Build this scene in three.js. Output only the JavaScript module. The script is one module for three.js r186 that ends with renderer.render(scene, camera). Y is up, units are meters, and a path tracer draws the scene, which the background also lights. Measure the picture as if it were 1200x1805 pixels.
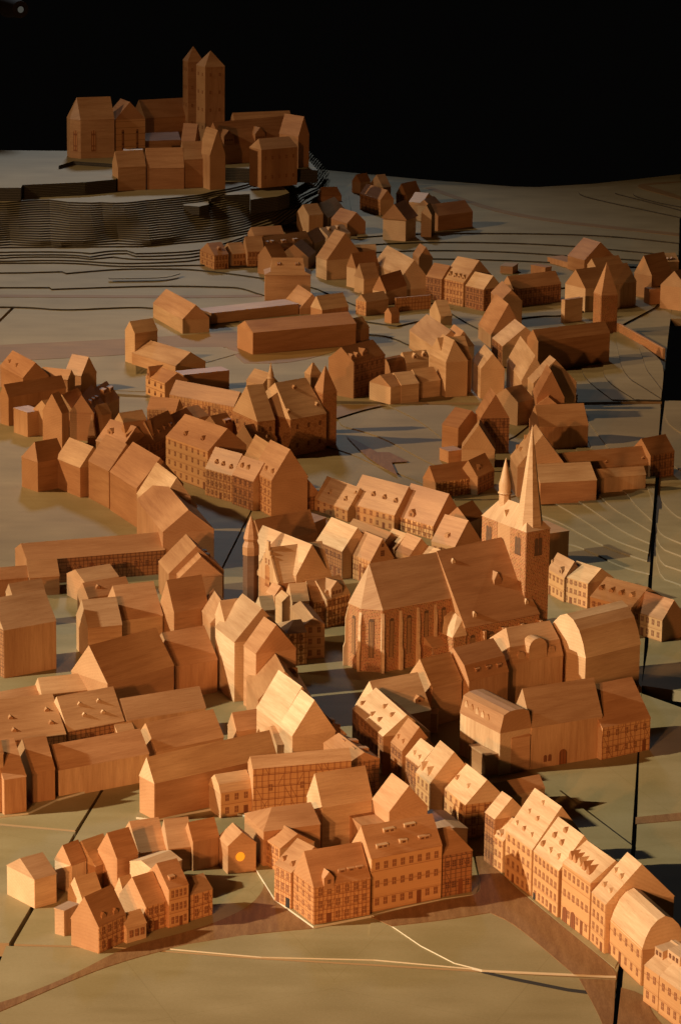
import * as THREE from 'three';
import { ConvexGeometry } from 'three/addons/geometries/ConvexGeometry.js';
import { mergeGeometries } from 'three/addons/utils/BufferGeometryUtils.js';

// ---------------------------------------------------------------- camera, lamps, exposure
const scene = new THREE.Scene();
scene.background = new THREE.Color(0.0012, 0.0011, 0.001);
const camera = new THREE.PerspectiveCamera(18.305, 680 / 1024, 0.1, 40);
camera.position.set(0, 1.2, 4);
camera.up.set(-0.013400, 0.965861, -0.258713);
camera.lookAt(new THREE.Vector3(0.000000, -0.258736, -0.965948).add(camera.position));
scene.add(camera);
const renderer = new THREE.WebGLRenderer({ antialias: true });
renderer.toneMapping = THREE.LinearToneMapping;
renderer.toneMappingExposure = 1;
renderer.shadowMap.enabled = true;

function spot(color, intensity, [x, y, z], [tx, ty, tz], deg, penumbra, size) {
  const l = new THREE.SpotLight(color, intensity, 0, deg * Math.PI / 180, penumbra, 2);
  l.position.set(x, y, z); l.target.position.set(tx, ty, tz);
  l.castShadow = true; l.shadow.mapSize.set(2048, 2048); l.shadow.radius = size;
  scene.add(l, l.target);
  return l;
}
const KEY = new THREE.Color().setRGB(1, 0.97, 0.75);
const WARM = new THREE.Color().setRGB(1, 0.71, 0.39);
const AMBER = new THREE.Color().setRGB(1, 0.51, 0.21);
const PALE = new THREE.Color().setRGB(1, 0.78, 0.50);
const COOL = new THREE.Color().setRGB(0.82, 0.93, 1);

spot(KEY, 132, [-4.3, 2.3, 1.85], [0.20, 0, 0.60], 13, 1, 2.5);      // key, far left: street, church, front block
spot(WARM, 26, [-2.5, 1.6, -0.5], [0.05, 0, -0.95], 27, 0.9, 2);     // second lamp of the same rail, farther back
spot(PALE, 19, [-2.9, 1.8, -1.6], [0.15, 0.03, -2.3], 22, 1, 2);     // third lamp of the rail: far town and castle
spot(AMBER, 20, [-1.3, 1.05, 3.9], [-0.02, 0, -0.1], 26, 0.8, 2);    // low amber lamp left of the viewer
spot(AMBER, 17, [-0.9, 1.1, 4.0], [0.05, 0.02, 0.95], 13, 1, 2);     // its neighbour, on the front block
spot(COOL, 15, [-0.7, 3.0, -6.2], [-0.5, 0, -2.2], 20, 1, 14);       // daylight from the far end of the hall
// ---------------------------------------------------------------- helpers
let seed = 7;
const rnd = () => { seed = (seed + 0x6d2b79f5) | 0; let t = Math.imul(seed ^ (seed >>> 15), 1 | seed); t = (t + Math.imul(t ^ (t >>> 7), 61 | t)) ^ t; return ((t ^ (t >>> 14)) >>> 0) / 4294967296; };
const hash = (i, j) => { let h = Math.imul(i, 374761393) + Math.imul(j, 668265263) | 0; h = Math.imul(h ^ (h >>> 13), 1274126177); return ((h ^ (h >>> 16)) >>> 0) / 4294967296; };
function noise(x, y) {
  const i = Math.floor(x), j = Math.floor(y), s = (t) => t * t * (3 - 2 * t), fx = s(x - i), fy = s(y - j);
  return (hash(i, j) * (1 - fx) + hash(i + 1, j) * fx) * (1 - fy) + (hash(i, j + 1) * (1 - fx) + hash(i + 1, j + 1) * fx) * fy;
}
const MM = 0.001;
const used = {};
function numbered(n) { used[n] = (used[n] || 0) + 1; return used[n] === 1 ? n : n + '_' + String(used[n] - 1).padStart(3, '0'); }
function lit(m) { m.castShadow = m.receiveShadow = true; return m; }
function part(name, g, m, parent) { const o = lit(new THREE.Mesh(g, m)); o.name = name; parent.add(o); return o; }
function thing(name, label, category, x, y, z, turn, group) {
  const o = new THREE.Group(); o.name = numbered(name); o.position.set(x, y, z); o.rotation.y = turn;
  o.userData = { label, category }; if (group) o.userData.group = group;
  scene.add(o); return o;
}

// ---------------------------------------------------------------- materials
function texture(w, h, f, repeat) {
  const d = new Uint8Array(w * h * 4);
  for (let y = 0; y < h; y++) for (let x = 0; x < w; x++) { const c = f(x, y), k = (y * w + x) * 4; d[k] = c[0]; d[k + 1] = c[1]; d[k + 2] = c[2]; d[k + 3] = 255; }
  const t = new THREE.DataTexture(d, w, h, THREE.RGBAFormat); t.colorSpace = THREE.SRGBColorSpace;
  t.wrapS = t.wrapT = THREE.RepeatWrapping; t.magFilter = THREE.LinearFilter; t.minFilter = THREE.LinearMipmapLinearFilter; t.generateMipmaps = true; t.needsUpdate = true;
  if (repeat) { t.repeat.set(repeat, repeat); t.wrapS = t.wrapT = THREE.MirroredRepeatWrapping; }
  return t;
}
const clamp = (v, a, b) => Math.max(a, Math.min(b, v));
// wood: left half side grain (0.6 x 0.6 m), right half end grain with rings
function woodAt(x, y, k) {
  const S = 1024, end = x >= S, u = (x % S) / S * 600, v = y / S * 600;       // mm
  let g;
  const wob = noise(u * 0.02 + 40 * k, v * 0.02) * 14;
  if (!end) {
    const c = v * 0.16 + noise(u * 0.006 + 9 * k, v * 0.03) * 7 + noise(u * 0.02, v * 0.11) * 1.3;      // growth bands cut along the grain
    const band = Math.pow(0.5 + 0.5 * Math.sin(c * 2.1), 2.4);
    const fine = noise(u * 0.12, v * 3.1 + 77), mid = noise(u * 0.05 + 5, v * 0.9);
    const fleck = noise(u * 0.55, v * 2.4 + 300) > 0.86 ? -13 : 0;
    g = -band * 13 + (fine - 0.5) * 19 + (mid - 0.5) * 15 + fleck * 0.9 + (noise(u * 0.02, v * 0.03) - 0.5) * 34;
  } else {
    const cell = Math.floor(u / 150) * 7 + Math.floor(v / 150), cx = (hash(cell, 3) - 0.5) * 90 + 75, cy = -40 - hash(cell, 9) * 60;
    const r = Math.hypot((u % 150) - cx, (v % 150) - cy) + wob * 0.6;
    const ring = Math.pow(0.5 + 0.5 * Math.sin(r * 1.7 + noise(r * 0.2, 5) * 3), 3);
    g = -ring * 9 + (noise(u * 0.9, v * 0.9) - 0.5) * 12 + (noise(u * 0.06, v * 0.06) - 0.5) * 18 + 6;
  }
  return [clamp(222 + g * 0.8, 0, 255), clamp(204 + g, 0, 255), clamp(186 + g * 1.15, 0, 255)];
}
const woodTex = [1, 2].map((k) => texture(2048, 1024, (x, y) => woodAt(x, y, k)));
const TINTS = [[0.58, 0.36, 0.20], [0.66, 0.45, 0.27], [0.54, 0.30, 0.155], [0.78, 0.58, 0.39], [0.48, 0.27, 0.135], [0.61, 0.37, 0.21], [0.70, 0.50, 0.32], [0.54, 0.36, 0.22]];
const WOOD = TINTS.map((c, i) => new THREE.MeshPhysicalMaterial({ color: new THREE.Color().setRGB(...c), map: woodTex[i % 2], roughness: 0.5, specularIntensity: 0.8 }));
const plyTex = texture(1024, 1024, (x, y) => {
  const u = x / 1024 * 500, v = y / 1024 * 500;
  const g = (noise(u * 0.02, v * 0.09) - 0.5) * 8 + (noise(u * 0.5, v * 2.3) - 0.5) * 9 + (noise(u * 0.02 + 7, v * 0.024) - 0.5) * 16 + (noise(u * 1.9, v * 1.9) - 0.5) * 7 + (noise(u * 1.6, v * 1.6) > 0.9 ? -6 : 0) - (Math.abs((u * 0.93 + v * 0.36) % 171 - 80) < 0.28 || Math.abs((u * -0.42 + v * 0.9 + 600) % 233 - 120) < 0.28 ? 13 : 0);
  return [clamp(157 + g, 0, 255), clamp(134 + g, 0, 255), clamp(90 + g * 1.1, 0, 255)];
}, 2);
const roadTex = texture(512, 512, (x, y) => {
  const u = x / 512 * 250, v = y / 512 * 250;
  const g = (noise(u * 0.3, v * 0.04) - 0.5) * 20 + (noise(u * 2.2, v * 0.3) - 0.5) * 22;
  return [clamp(138 + g, 0, 255), clamp(93 + g, 0, 255), clamp(50 + g * 0.9, 0, 255)];
}, 4);
const std = (c, map, r = 0.6) => new THREE.MeshPhysicalMaterial({ color: new THREE.Color().setRGB(...c), map: map || null, roughness: r });
const M = {
  ply: std([0.80, 0.80, 0.80], plyTex, 0.66), road: std([0.8, 0.8, 0.8], roadTex, 0.7),
  edgeDark: std([0.034, 0.025, 0.016], null, 0.85), edgeLight: std([0.30, 0.20, 0.10], null, 0.8), edgePale: std([0.50, 0.42, 0.30], null, 0.7),
  burnt: std([0.10, 0.045, 0.018], null, 0.85), ink: std([0.02, 0.012, 0.008], null, 0.9),
};
const plym = [M.ply, std([0.19, 0.145, 0.09], null, 0.75)], joint = [M.ink, M.ink];
const ply = [M.ply, M.edgeLight], plyd = [M.ply, M.edgeDark], plyw = [M.ply, M.edgePale], road = [M.road, M.road], earth = (() => { const m = M.ply.clone(); m.color.setRGB(0.68, 0.48, 0.25); return [m, m]; })();

// laser-engraved fronts: 4 px per mm, 256 x 128 mm
function engraved(draw, base = [186, 132, 82]) {
  const W = 1024, H = 512, c = document.createElement('canvas'); c.width = W; c.height = H;
  const g = c.getContext('2d');
  g.fillStyle = `rgb(${base})`; g.fillRect(0, 0, W, H);
  for (let i = 0; i < 1500; i++) { const a = rnd() * 0.07; g.fillStyle = rnd() < 0.5 ? `rgba(90,50,20,${a})` : `rgba(255,225,180,${a})`; g.fillRect(rnd() * W, rnd() * H, 40 + rnd() * 200, 1 + rnd() * 1.5); }
  draw(g, W, H);
  const t = new THREE.CanvasTexture(c); t.colorSpace = THREE.SRGBColorSpace; t.wrapS = t.wrapT = THREE.RepeatWrapping; t.magFilter = THREE.LinearFilter;
  return new THREE.MeshPhysicalMaterial({ color: 0xffffff, map: t, roughness: 0.6 });
}
const P4 = 4, ST = 14 * P4;           // a storey is 14 mm
const ln = (g, x0, y0, x1, y1, w, c) => { g.strokeStyle = c; g.lineWidth = w; g.beginPath(); g.moveTo(x0, y0); g.lineTo(x1, y1); g.stroke(); };
function timber(g, W, H, post, rail, braces, dark, light) {
  if (light) for (let y = H; y > 0; y -= rail) for (let x = 0; x < W; x += post) if (rnd() < 0.75) { g.fillStyle = light; g.fillRect(x + 3, y - rail + 3, post - 6, rail - 6); }
  for (let y = H; y > -ST; y -= ST) {
    ln(g, 0, y, W, y, 3.4, dark); ln(g, 0, y - 6, W, y - 6, 1.6, dark);
    for (let r = rail; r < ST; r += rail) ln(g, 0, y - r, W, y - r, 1.8, dark);
    for (let x = 0; x < W; x += post) {
      const X = x + (rnd() - 0.5) * post * 0.25; ln(g, X, y, X, y - ST, 2.6, dark); ln(g, X + 4, y, X + 4, y - ST, 1, dark);
      if (rnd() < braces) { const s = rnd() < 0.5 ? 1 : -1; ln(g, X, y, X + s * post * 0.9, y - ST * 0.85, 2.4, dark); }
    }
  }
}
const STYLE = {
  T: engraved((g, W, H) => timber(g, W, H, 28, 28, 0.25, 'rgba(112,56,22,0.85)')),
  D: engraved((g, W, H) => timber(g, W, H, 17, 19, 0.08, 'rgba(120,62,24,0.8)'), [184, 128, 78]),
  K: engraved((g, W, H) => timber(g, W, H, 24, 19, 0.3, 'rgba(74,34,12,0.85)'), [150, 98, 56]),
  O: engraved((g, W, H) => timber(g, W, H, 22, 28, 0.2, 'rgba(120,60,22,0.9)', 'rgba(232,184,126,0.7)'), [182, 124, 72]),
  P: engraved((g, W, H) => { for (let y = H; y > -ST; y -= ST) { ln(g, 0, y - 3, W, y - 3, 2.6, 'rgba(130,72,32,0.75)'); ln(g, 0, y - 9, W, y - 9, 1.2, 'rgba(130,72,32,0.5)'); } }, [186, 134, 84]),
  S: engraved((g, W, H) => { let r = 0; for (let y = H; y > 0; y -= 9, r++) { ln(g, 0, y, W, y, 1.8, 'rgba(112,58,24,0.85)'); for (let x = (r % 2) * 9; x < W; x += 15 + rnd() * 6) { ln(g, x, y, x, y - 9, 1.8, 'rgba(112,58,24,0.85)'); if (rnd() < 0.3) { g.fillStyle = `rgba(120,64,28,${0.2 + rnd() * 0.3})`; g.fillRect(x, y - 9, 16, 9); } } } }, [178, 126, 80]),
  B: engraved((g, W, H) => { let r = 0; for (let y = H; y > 0; y -= 7.5, r++) for (let x = -rnd() * 14; x < W;) { const w = 8 + rnd() * 11; g.fillStyle = `rgba(${92 + rnd() * 30 | 0},${44 + rnd() * 18 | 0},${18 + rnd() * 10 | 0},${0.6 + rnd() * 0.4})`; g.fillRect(x + 1, y - 6.2, w - 2.4, 4.9); x += w; } }, [186, 134, 86]),
  A: engraved((g, W, H) => { for (let y = H; y > 0; y -= 12) ln(g, 0, y, W, y, 1.2, 'rgba(120,66,30,0.35)'); for (let y = H; y > 0; y -= ST) ln(g, 0, y, W, y, 3, 'rgba(112,58,24,0.8)'); }, [198, 146, 96]),
};
function windowMaterial(pane, bar, cols, rows) {
  const c = document.createElement('canvas'); c.width = 48; c.height = 64; const g = c.getContext('2d');
  g.fillStyle = bar; g.fillRect(0, 0, 48, 64); g.fillStyle = pane;
  const pw = 44 / cols, ph = 60 / rows;
  for (let i = 0; i < cols; i++) for (let j = 0; j < rows; j++) g.fillRect(2 + i * pw + 2, 2 + j * ph + 2, pw - 4, ph - 4);
  g.strokeStyle = 'rgb(108,58,26)'; g.lineWidth = 3; g.strokeRect(1.5, 1.5, 45, 61);
  const t = new THREE.CanvasTexture(c); t.colorSpace = THREE.SRGBColorSpace; t.magFilter = THREE.LinearFilter;
  return new THREE.MeshPhysicalMaterial({ map: t, roughness: 0.75 });
}
const WIN = { light: windowMaterial('rgb(124,72,36)', 'rgb(184,130,82)', 2, 2), dark: windowMaterial('rgb(84,44,20)', 'rgb(142,92,52)', 2, 3) };
const DOOR = engraved((g, W, H) => { g.fillStyle = 'rgb(122,66,30)'; g.fillRect(0, 0, W, H); for (let x = 0; x < W; x += 5) ln(g, x, 0, x, H, 1.4, 'rgba(70,34,12,0.7)'); });

// ---------------------------------------------------------------- shapes
// uv of a block of wood: grain runs along x, end grain on faces that look along x
function woodUV(g, opt = {}) {
  g = g.index ? g.toNonIndexed() : g; g.deleteAttribute('uv'); g.computeVertexNormals();
  const p = g.attributes.position, uv = new Float32Array(p.count * 2), a = new THREE.Vector3(), b = new THREE.Vector3(), c = new THREE.Vector3(), n = new THREE.Vector3(), T = new THREE.Vector3(), B = new THREE.Vector3();
  const o1 = rnd() * 0.3 + 0.12, o2 = rnd() * 0.3 + 0.12, tall = opt.upright ?? rnd() < 0.3;
  for (let i = 0; i < p.count; i += 3) {
    a.fromBufferAttribute(p, i); b.fromBufferAttribute(p, i + 1); c.fromBufferAttribute(p, i + 2);
    n.copy(b).sub(a).cross(c.clone().sub(a)).normalize();
    const end = Math.abs(n.x) > 0.8 && !opt.noEnd;
    if (end) { T.set(0, 0, 1); B.set(0, 1, 0); }
    else { T.set(1, 0, 0).addScaledVector(n, -n.x).normalize(); B.crossVectors(n, T); if (Math.abs(n.x) > 0.8) { T.set(0, 1, 0); B.set(0, 0, 1); } if (tall && Math.abs(n.y) < 0.3) { const s = T.clone(); T.copy(B); B.copy(s); } }
    [a, b, c].forEach((q, k) => {
      const u = o1 + q.dot(T) + (n.z < 0 ? 0.03 : 0), v = o2 + q.dot(B) + n.y * 0.05;
      uv[(i + k) * 2] = (clamp(u, 0.004, 0.596) / 0.6) * 0.5 + (end ? 0.5 : 0); uv[(i + k) * 2 + 1] = v / 0.6;
    });
  }
  g.setAttribute('uv', new THREE.BufferAttribute(uv, 2));
  return g;
}
const hull = (pts, opt) => woodUV(new ConvexGeometry(pts.map((p) => new THREE.Vector3(...p))), opt);
function block(L, h, d, y = 0, opt) { const e = 0.0004, p = []; for (const sx of [-1, 1]) for (const sz of [-1, 1]) { p.push([sx * (L / 2 - e), y, sz * d / 2], [sx * L / 2, y, sz * (d / 2 - e)], [sx * (L / 2 - e), y + h, sz * d / 2], [sx * L / 2, y + h, sz * (d / 2 - e)]); } return hull(p, opt); }
const WB = new THREE.BoxGeometry(1, 1, 1);
const PROF = { gable: [[0, 0], [1, 1]], barrel: [[0, 0], [0.14, 0.34], [0.36, 0.66], [0.66, 0.89], [1, 1]], gambrel: [[0, 0], [0.3, 0.5], [1, 1]], mansard: [[0, 0], [0.2, 0.82], [0.55, 0.97], [1, 1]] };
const archShape = (w, h) => { const s = new THREE.Shape(); s.moveTo(-w / 2, 0); s.lineTo(w / 2, 0); s.lineTo(w / 2, h - w / 2); s.absarc(0, h - w / 2, w / 2, 0, Math.PI, false); s.lineTo(-w / 2, 0); return s; };
const archGeo = new Map();
function arch(w, h, t = 0.0004) { const k = [w, h, t].join(); if (!archGeo.has(k)) archGeo.set(k, new THREE.ExtrudeGeometry(archShape(w, h), { depth: t, bevelEnabled: false, curveSegments: 6 })); return archGeo.get(k); }

// a flat engraved front on one side of a block, with its windows and a door as raised pieces
function front(parent, side, code, L, d, h) {
  const [, style, rows, cols] = /([A-Z])(\d+)x(\d+)/.exec(code), R = +rows, N = +cols;
  const w = (side === 'f' || side === 'b' ? L : d), f = new THREE.Group();
  const place = (o, x, y, out) => {
    if (side === 'f') { o.position.set(x, y, d / 2 + out); } else if (side === 'b') { o.position.set(-x, y, -d / 2 - out); o.rotation.y = Math.PI; }
    else if (side === 'r') { o.position.set(L / 2 + out, y, -x); o.rotation.y = Math.PI / 2; } else { o.position.set(-L / 2 - out, y, x); o.rotation.y = -Math.PI / 2; }
  };
  if (STYLE[style]) {
    const g = new THREE.BoxGeometry(w - 0.0006, h - 0.0006, 0.0005), ou = rnd() * 0.5, P = g.attributes.position, uv = g.attributes.uv;
    for (let i = 0; i < P.count; i++) uv.setXY(i, ou + P.getX(i) / 0.256, (P.getY(i) + h / 2) / 0.128);
    place(part('facade', g, STYLE[style], parent), 0, h / 2, 0.00015);
  }
  const ww = Math.min(0.0044, w / (N + 0.6) * 0.6), wh = Math.min(0.0072, h / (R || 1) * 0.54), mat = style === 'K' || style === 'S' || style === 'B' ? WIN.dark : WIN.light;
  const doorAt = N > 2 && side === 'f' && 'PTDK'.includes(style) ? Math.floor(rnd() * N) : -1;
  for (let i = 0; i < R; i++) for (let j = 0; j < N; j++) {
    const x = ((j + 0.5) / N - 0.5) * (w - 0.004), y = (i + 0.54) / R * h;
    if (style === 'A') { const o = part('window', arch(ww * 1.3, h / R * 0.5), STYLE.K, parent); place(o, x, i / R * h + h / R * 0.25, 0.0003); continue; }
    if (i === 0 && j === doorAt) { const o = part('door', WB, DOOR, parent); o.scale.set(ww * 1.15, h / R * 0.72, 0.0005); place(o, x, h / R * 0.36 + 0.0004, 0.00045); continue; }
    const o = part('window', WB, mat, parent); o.scale.set(ww, wh, 0.0005); place(o, x, y, 0.00045);
  }
}

function dormer(root, x, v, type, w, h, G, roofM, wallM, back) {
  // G: geometry of the slope {d, h, rise(v), run}
  w *= MM; h *= MM;
  const z0 = G.d / 2 * (1 - v), y0 = G.h + G.rise(v), tn = Math.max(0.45, G.slope(v));
  const pts = [], yb = y0 - 0.002;
  let top = h;
  if (type === 's') { const run = Math.min(z0 + 0.004, (h * 1.5) / tn); pts.push([-w / 2, yb, z0], [w / 2, yb, z0], [-w / 2, y0 + h * 0.72, z0], [w / 2, y0 + h * 0.72, z0], [-w / 2, y0 + h * 0.72, z0 - run], [w / 2, y0 + h * 0.72, z0 - run], [-w * 0.46, y0 + h, z0 - run], [w * 0.46, y0 + h, z0 - run]); }
  else if (type === 'b') { const run = (h + 0.004) / tn; for (const zz of [z0, z0 - run]) { pts.push([-w / 2, yb, zz], [w / 2, yb, zz]); for (let k = 0; k <= 10; k++) { const a = Math.PI * k / 10; pts.push([Math.cos(a) * w / 2, y0 + h - w / 2 + Math.sin(a) * w / 2, zz]); } } }
  else {
    const wall = type === 'W' ? h * 0.55 : type === 't' ? h * 0.45 : h * 0.5, zf = type === 'W' ? z0 + 0.0008 : z0, run = h / tn + 0.002;
    pts.push([-w / 2, yb - (type === 'W' ? 0.002 : 0), zf], [w / 2, yb - (type === 'W' ? 0.002 : 0), zf], [-w / 2, y0 + wall, zf], [w / 2, y0 + wall, zf], [0, y0 + h, zf], [-w / 2, y0 + wall, zf - wall / tn], [w / 2, y0 + wall, zf - wall / tn], [0, y0 + h, zf - run]);
  }
  const g = hull(pts.map(([a, b, c]) => [a + 0, b, c]), { upright: false });
  const o = part('dormer', g, rnd() < 0.5 ? roofM : wallM, root);
  o.position.set(back ? -x : x, 0, 0); if (back) o.rotation.y = Math.PI;
  if (w >= 0.0068 && type !== 'b') {
    const n = w > 0.012 ? Math.round(w / 0.007) : 1;
    for (let k = 0; k < n; k++) { const q = part('window', WB, WIN.dark, o); q.scale.set(Math.min(0.0034, w / n * 0.5), Math.min(0.0042, h * 0.36), 0.0005); q.position.set(((k + 0.5) / n - 0.5) * w * 0.85, y0 + h * (type === 's' ? 0.34 : 0.26), z0 + (type === 'W' ? 0.0009 : 0.0002)); }
  }
  return o;
}

// one wooden model house: [x, z, turn, ground] and [length, depth, wall, rise] in mm; front looks along +z of its own axes
const GROUPS = { gabled_house: 'plain gabled houses of the wooden town', row_house: 'row houses of the wooden town', half_timbered_house: 'half-timbered houses of the wooden town', barn: 'barns of the wooden town', shed: 'sheds of the wooden town', narrow_house: 'narrow houses of the wooden town', large_house: 'large houses of the wooden town', town_house: 'town houses with engraved fronts', long_house: 'long houses of the wooden town', mansard_house: 'mansard houses near the church', gable_front_house: 'houses with the gable to the front', castle_house: 'houses of the castle', castle_tower: 'towers of the castle church', cube_house: 'pair of cube houses', hut: 'huts of the wooden town', annex: 'annexes of the wooden town', flat_roof_building: 'flat-topped blocks of the wooden town', hipped_house: 'hip-roofed houses of the wooden town', stair_tower: 'towers of the stone hall', long_barn: 'long barns of the wooden town', long_block: 'long plain blocks' };
let count = 0;
const pick = [0, 1, 5, 7, 2, 1, 0, 7, 5, 4, 6, 5, 2];
function house(name, label, category, [x, z, turn, y], [L, d, h, r], o = {}) {
  const root = thing(name, label, category, x * MM, y * MM, z * MM, turn * Math.PI / 180, GROUPS[name]);
  const k = count++; L *= MM; d *= MM; h *= MM; r *= MM;
  const wm = WOOD[o.tint ?? pick[k % pick.length]], rm = o.tr !== undefined ? WOOD[o.tr] : rnd() < 0.55 ? wm : WOOD[pick[(k * 5 + 3) % pick.length]];
  const hip = (o.hip || [0, 0]).map((v) => v * MM), e = 0.0006 + (o.oh || 0) * MM, ex = 0.0003 + (o.oh || 0) * MM;
  if (o.oct) {
    const w = d / 2, s = o.oct, ring = [[0, 1], [-0.586, 0.414], [-0.586, -0.414], [0, -1]].map(([a, b]) => [s * (L / 2 - 0.586 * w - a * w), b * w]).concat([[-s * L / 2, w], [-s * L / 2, -w]]);
    part('wall', hull(ring.flatMap(([a, b]) => [[a, 0, b], [a, h, b]])), wm, root);
    part('roof', hull(ring.map(([a, b]) => [a * 1.01, h, b * 1.01]).concat([[s * (L / 2 - 0.586 * w), h + r, 0], [-s * L / 2, h + r, 0]])), rm, root);
    for (const [a, b] of [[0, 1], [-0.293, 0.707]]) { const q = part('window', arch(0.010, h * 0.5), STYLE.D, root); q.position.set(s * (L / 2 - 0.586 * w - a * w * 1.01) - (a ? 0 : s * L * 0.3), h * 0.25, b * w * 1.005); if (a) q.rotation.y = s * Math.PI / 4; }
    return root;
  }
  part('wall', block(L, h, d), wm, root);
  if (o.flat) {
    if (!/wall|box|cube|block/.test(name)) part('roof', block(L + 0.001, 0.0012, d + 0.001, h), rm, root);
    else part('roof', block(L - 0.0006, 0.0008, d - 0.0006, h), rm, root);
  } else {
    let prof = PROF[o.prof || 'gable'];
    const t0 = r * (prof[1][1]) / (d / 2 * prof[1][0]), pts = [], drop = e * t0;
    let y1 = h, D = d / 2, LL = L / 2, R = r;
    if (o.skirt) {
      const [ins, up] = o.skirt.map((v) => v * MM), q = [];
      for (const sx of [-1, 1]) for (const sz of [-1, 1]) q.push([sx * (LL + 0.0015), h, sz * (D + 0.0015)], [sx * (LL - ins), h + up, sz * (D - ins * 0.6)], [sx * (LL + 0.0015), h - 0.001, sz * (D + 0.0015)]);
      part('roof_skirt', hull(q), rm, root); y1 = h + up - 0.0005; D -= ins * 0.6 + 0.001; LL -= ins + 0.001; R -= up;
    }
    for (const sx of [-1, 1]) {
      const hi = hip[sx < 0 ? 0 : 1];
      for (const sz of [-1, 1]) {
        for (let i = 0; i < prof.length; i++) {
          let [a, b] = prof[i]; const inset = hi * b;
          if (i === 0) pts.push([sx * (LL + (hi ? e : ex)), y1 - drop, sz * (D + e)]);
          else pts.push([sx * (LL + ex - inset), y1 + R * b, sz * D * (1 - a)]);
        }
      }
    }
    part('roof', hull(pts, { upright: false }), rm, root);
    const G = { d, h, rise: (v) => { for (let i = 1; i < prof.length; i++) if (v <= prof[i][0]) { const [a0, b0] = prof[i - 1], [a1, b1] = prof[i]; return r * (b0 + (b1 - b0) * (v - a0) / (a1 - a0)); } return r; }, slope: (v) => { for (let i = 1; i < prof.length; i++) if (v <= prof[i][0]) return r * (prof[i][1] - prof[i - 1][1]) / ((prof[i][0] - prof[i - 1][0]) * d / 2); return r / (d / 2); } };
    if (o.skirt) { const G2 = { d: D * 2, h: y1, rise: (v) => R * v, slope: () => R / D }; for (const s of [-0.2, 0.2]) dormer(root, s * L, 0.42, 's', 7, 8, G2, rm, wm, false); }
    for (const [dx, v, type, w, hh] of o.dm || []) dormer(root, dx * MM, v, type, w, hh, G, rm, wm, false);
    for (const [f, v, type, w, hh] of o.dmb || []) dormer(root, (f - 0.5) * L, v, type, w, hh, G, rm, wm, true);
    if (o.step) {
      const s = o.step, sh = new THREE.Shape(), W = d / 2 + 0.002, q = [[W, h - 0.004], [W, h + 0.002], [W * 0.94, h + 0.002], [W * 0.34, h + r * 0.66 + 0.002], [W * 0.34, h + r * 0.78], [W * 0.22, h + r * 0.78], [W * 0.22, h + r * 0.92], [W * 0.1, h + r * 0.92], [W * 0.1, h + r + 0.009]];
      [...q, ...q.map(([u, w]) => [-u, w]).reverse()].forEach(([u, w], i) => i ? sh.lineTo(u, w) : sh.moveTo(u, w));
      const g = woodUV(new THREE.ExtrudeGeometry(sh, { depth: 0.0028, bevelEnabled: false }), { noEnd: true });
      const m = part('stepped_gable', g, WOOD[1], root); m.rotation.y = s * Math.PI / 2; m.position.x = s * (L / 2 - 0.001);
      const wn = part('window', arch(0.013, 0.03), STYLE.D, root); wn.rotation.y = s * Math.PI / 2; wn.position.set(s * (L / 2 + 0.0018), h - 0.012, 0);
      for (const zz of [-0.004, 0.004]) { const q2 = part('window', WB, WIN.light, root); q2.scale.set(0.0032, 0.007, 0.0006); q2.rotation.y = s * Math.PI / 2; q2.position.set(s * (L / 2 + 0.002), h + r * 0.55, zz); }
    }
    if (o.gwin) for (const [zz, yy, a] of [[0, 0.3, 1], [0, 0.68, 0.6]]) { const q = part('window', WB, WIN.dark, root); q.scale.set(0.006 * a, 0.008 * a, 0.0006); q.rotation.y = o.gwin * Math.PI / 2; q.position.set(o.gwin * (L / 2 + 0.0004), h + r * yy, zz); }
  }
  for (const side of ['f', 'b', 'l', 'r']) if (o[side]) front(root, side, o[side], L, d, h);
  if (o.door) { const [dx, , w, hh] = o.door, q = part('doorway', WB, M.ink, root); q.scale.set(w * 0.55 * MM, hh * 0.42 * MM, 0.0008); q.position.set(dx * MM, hh * 0.21 * MM + 0.0002, d / 2 + 0.0006); }
  for (const [dx, dy] of o.arch || []) { const hh = Math.max(0.01, dy * MM * 1.9), q = part('door', arch(0.0095, Math.min(hh, h * 0.55), 0.0006), DOOR, root); q.position.set(dx * MM, 0.0003, d / 2 + 0.0002); }
  for (const [dx, dy] of o.win || []) { const q = part('window', arch(0.004, 0.008, 0.0005), WIN.dark, root); q.position.set(dx * MM, dy * MM - 0.004, d / 2 + 0.0001); }
  if (o.lamp) {
    const glow = new THREE.MeshStandardMaterial({ color: 0x331100, emissive: new THREE.Color().setRGB(1, 0.30, 0.012), emissiveIntensity: 1.15, roughness: 0.4 });
    const g = new THREE.CylinderGeometry(0.0048, 0.0048, 0.001, 28); g.rotateZ(Math.PI / 2);
    const s = o.lampSide ?? LAMPSIDE(root, L); part('lamp_disc', g, glow, root).position.set(s * (L / 2 + 0.0004), o.lamp[0] * MM, o.lamp[1] * MM);
  }
  return root;
}
function LAMPSIDE(root, L) {                       // the gable that looks at the street
  const f = new THREE.Vector3(1, 0, 0).applyAxisAngle(new THREE.Vector3(0, 1, 0), root.rotation.y);
  return f.z > 0 ? 1 : -1;
}

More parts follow.
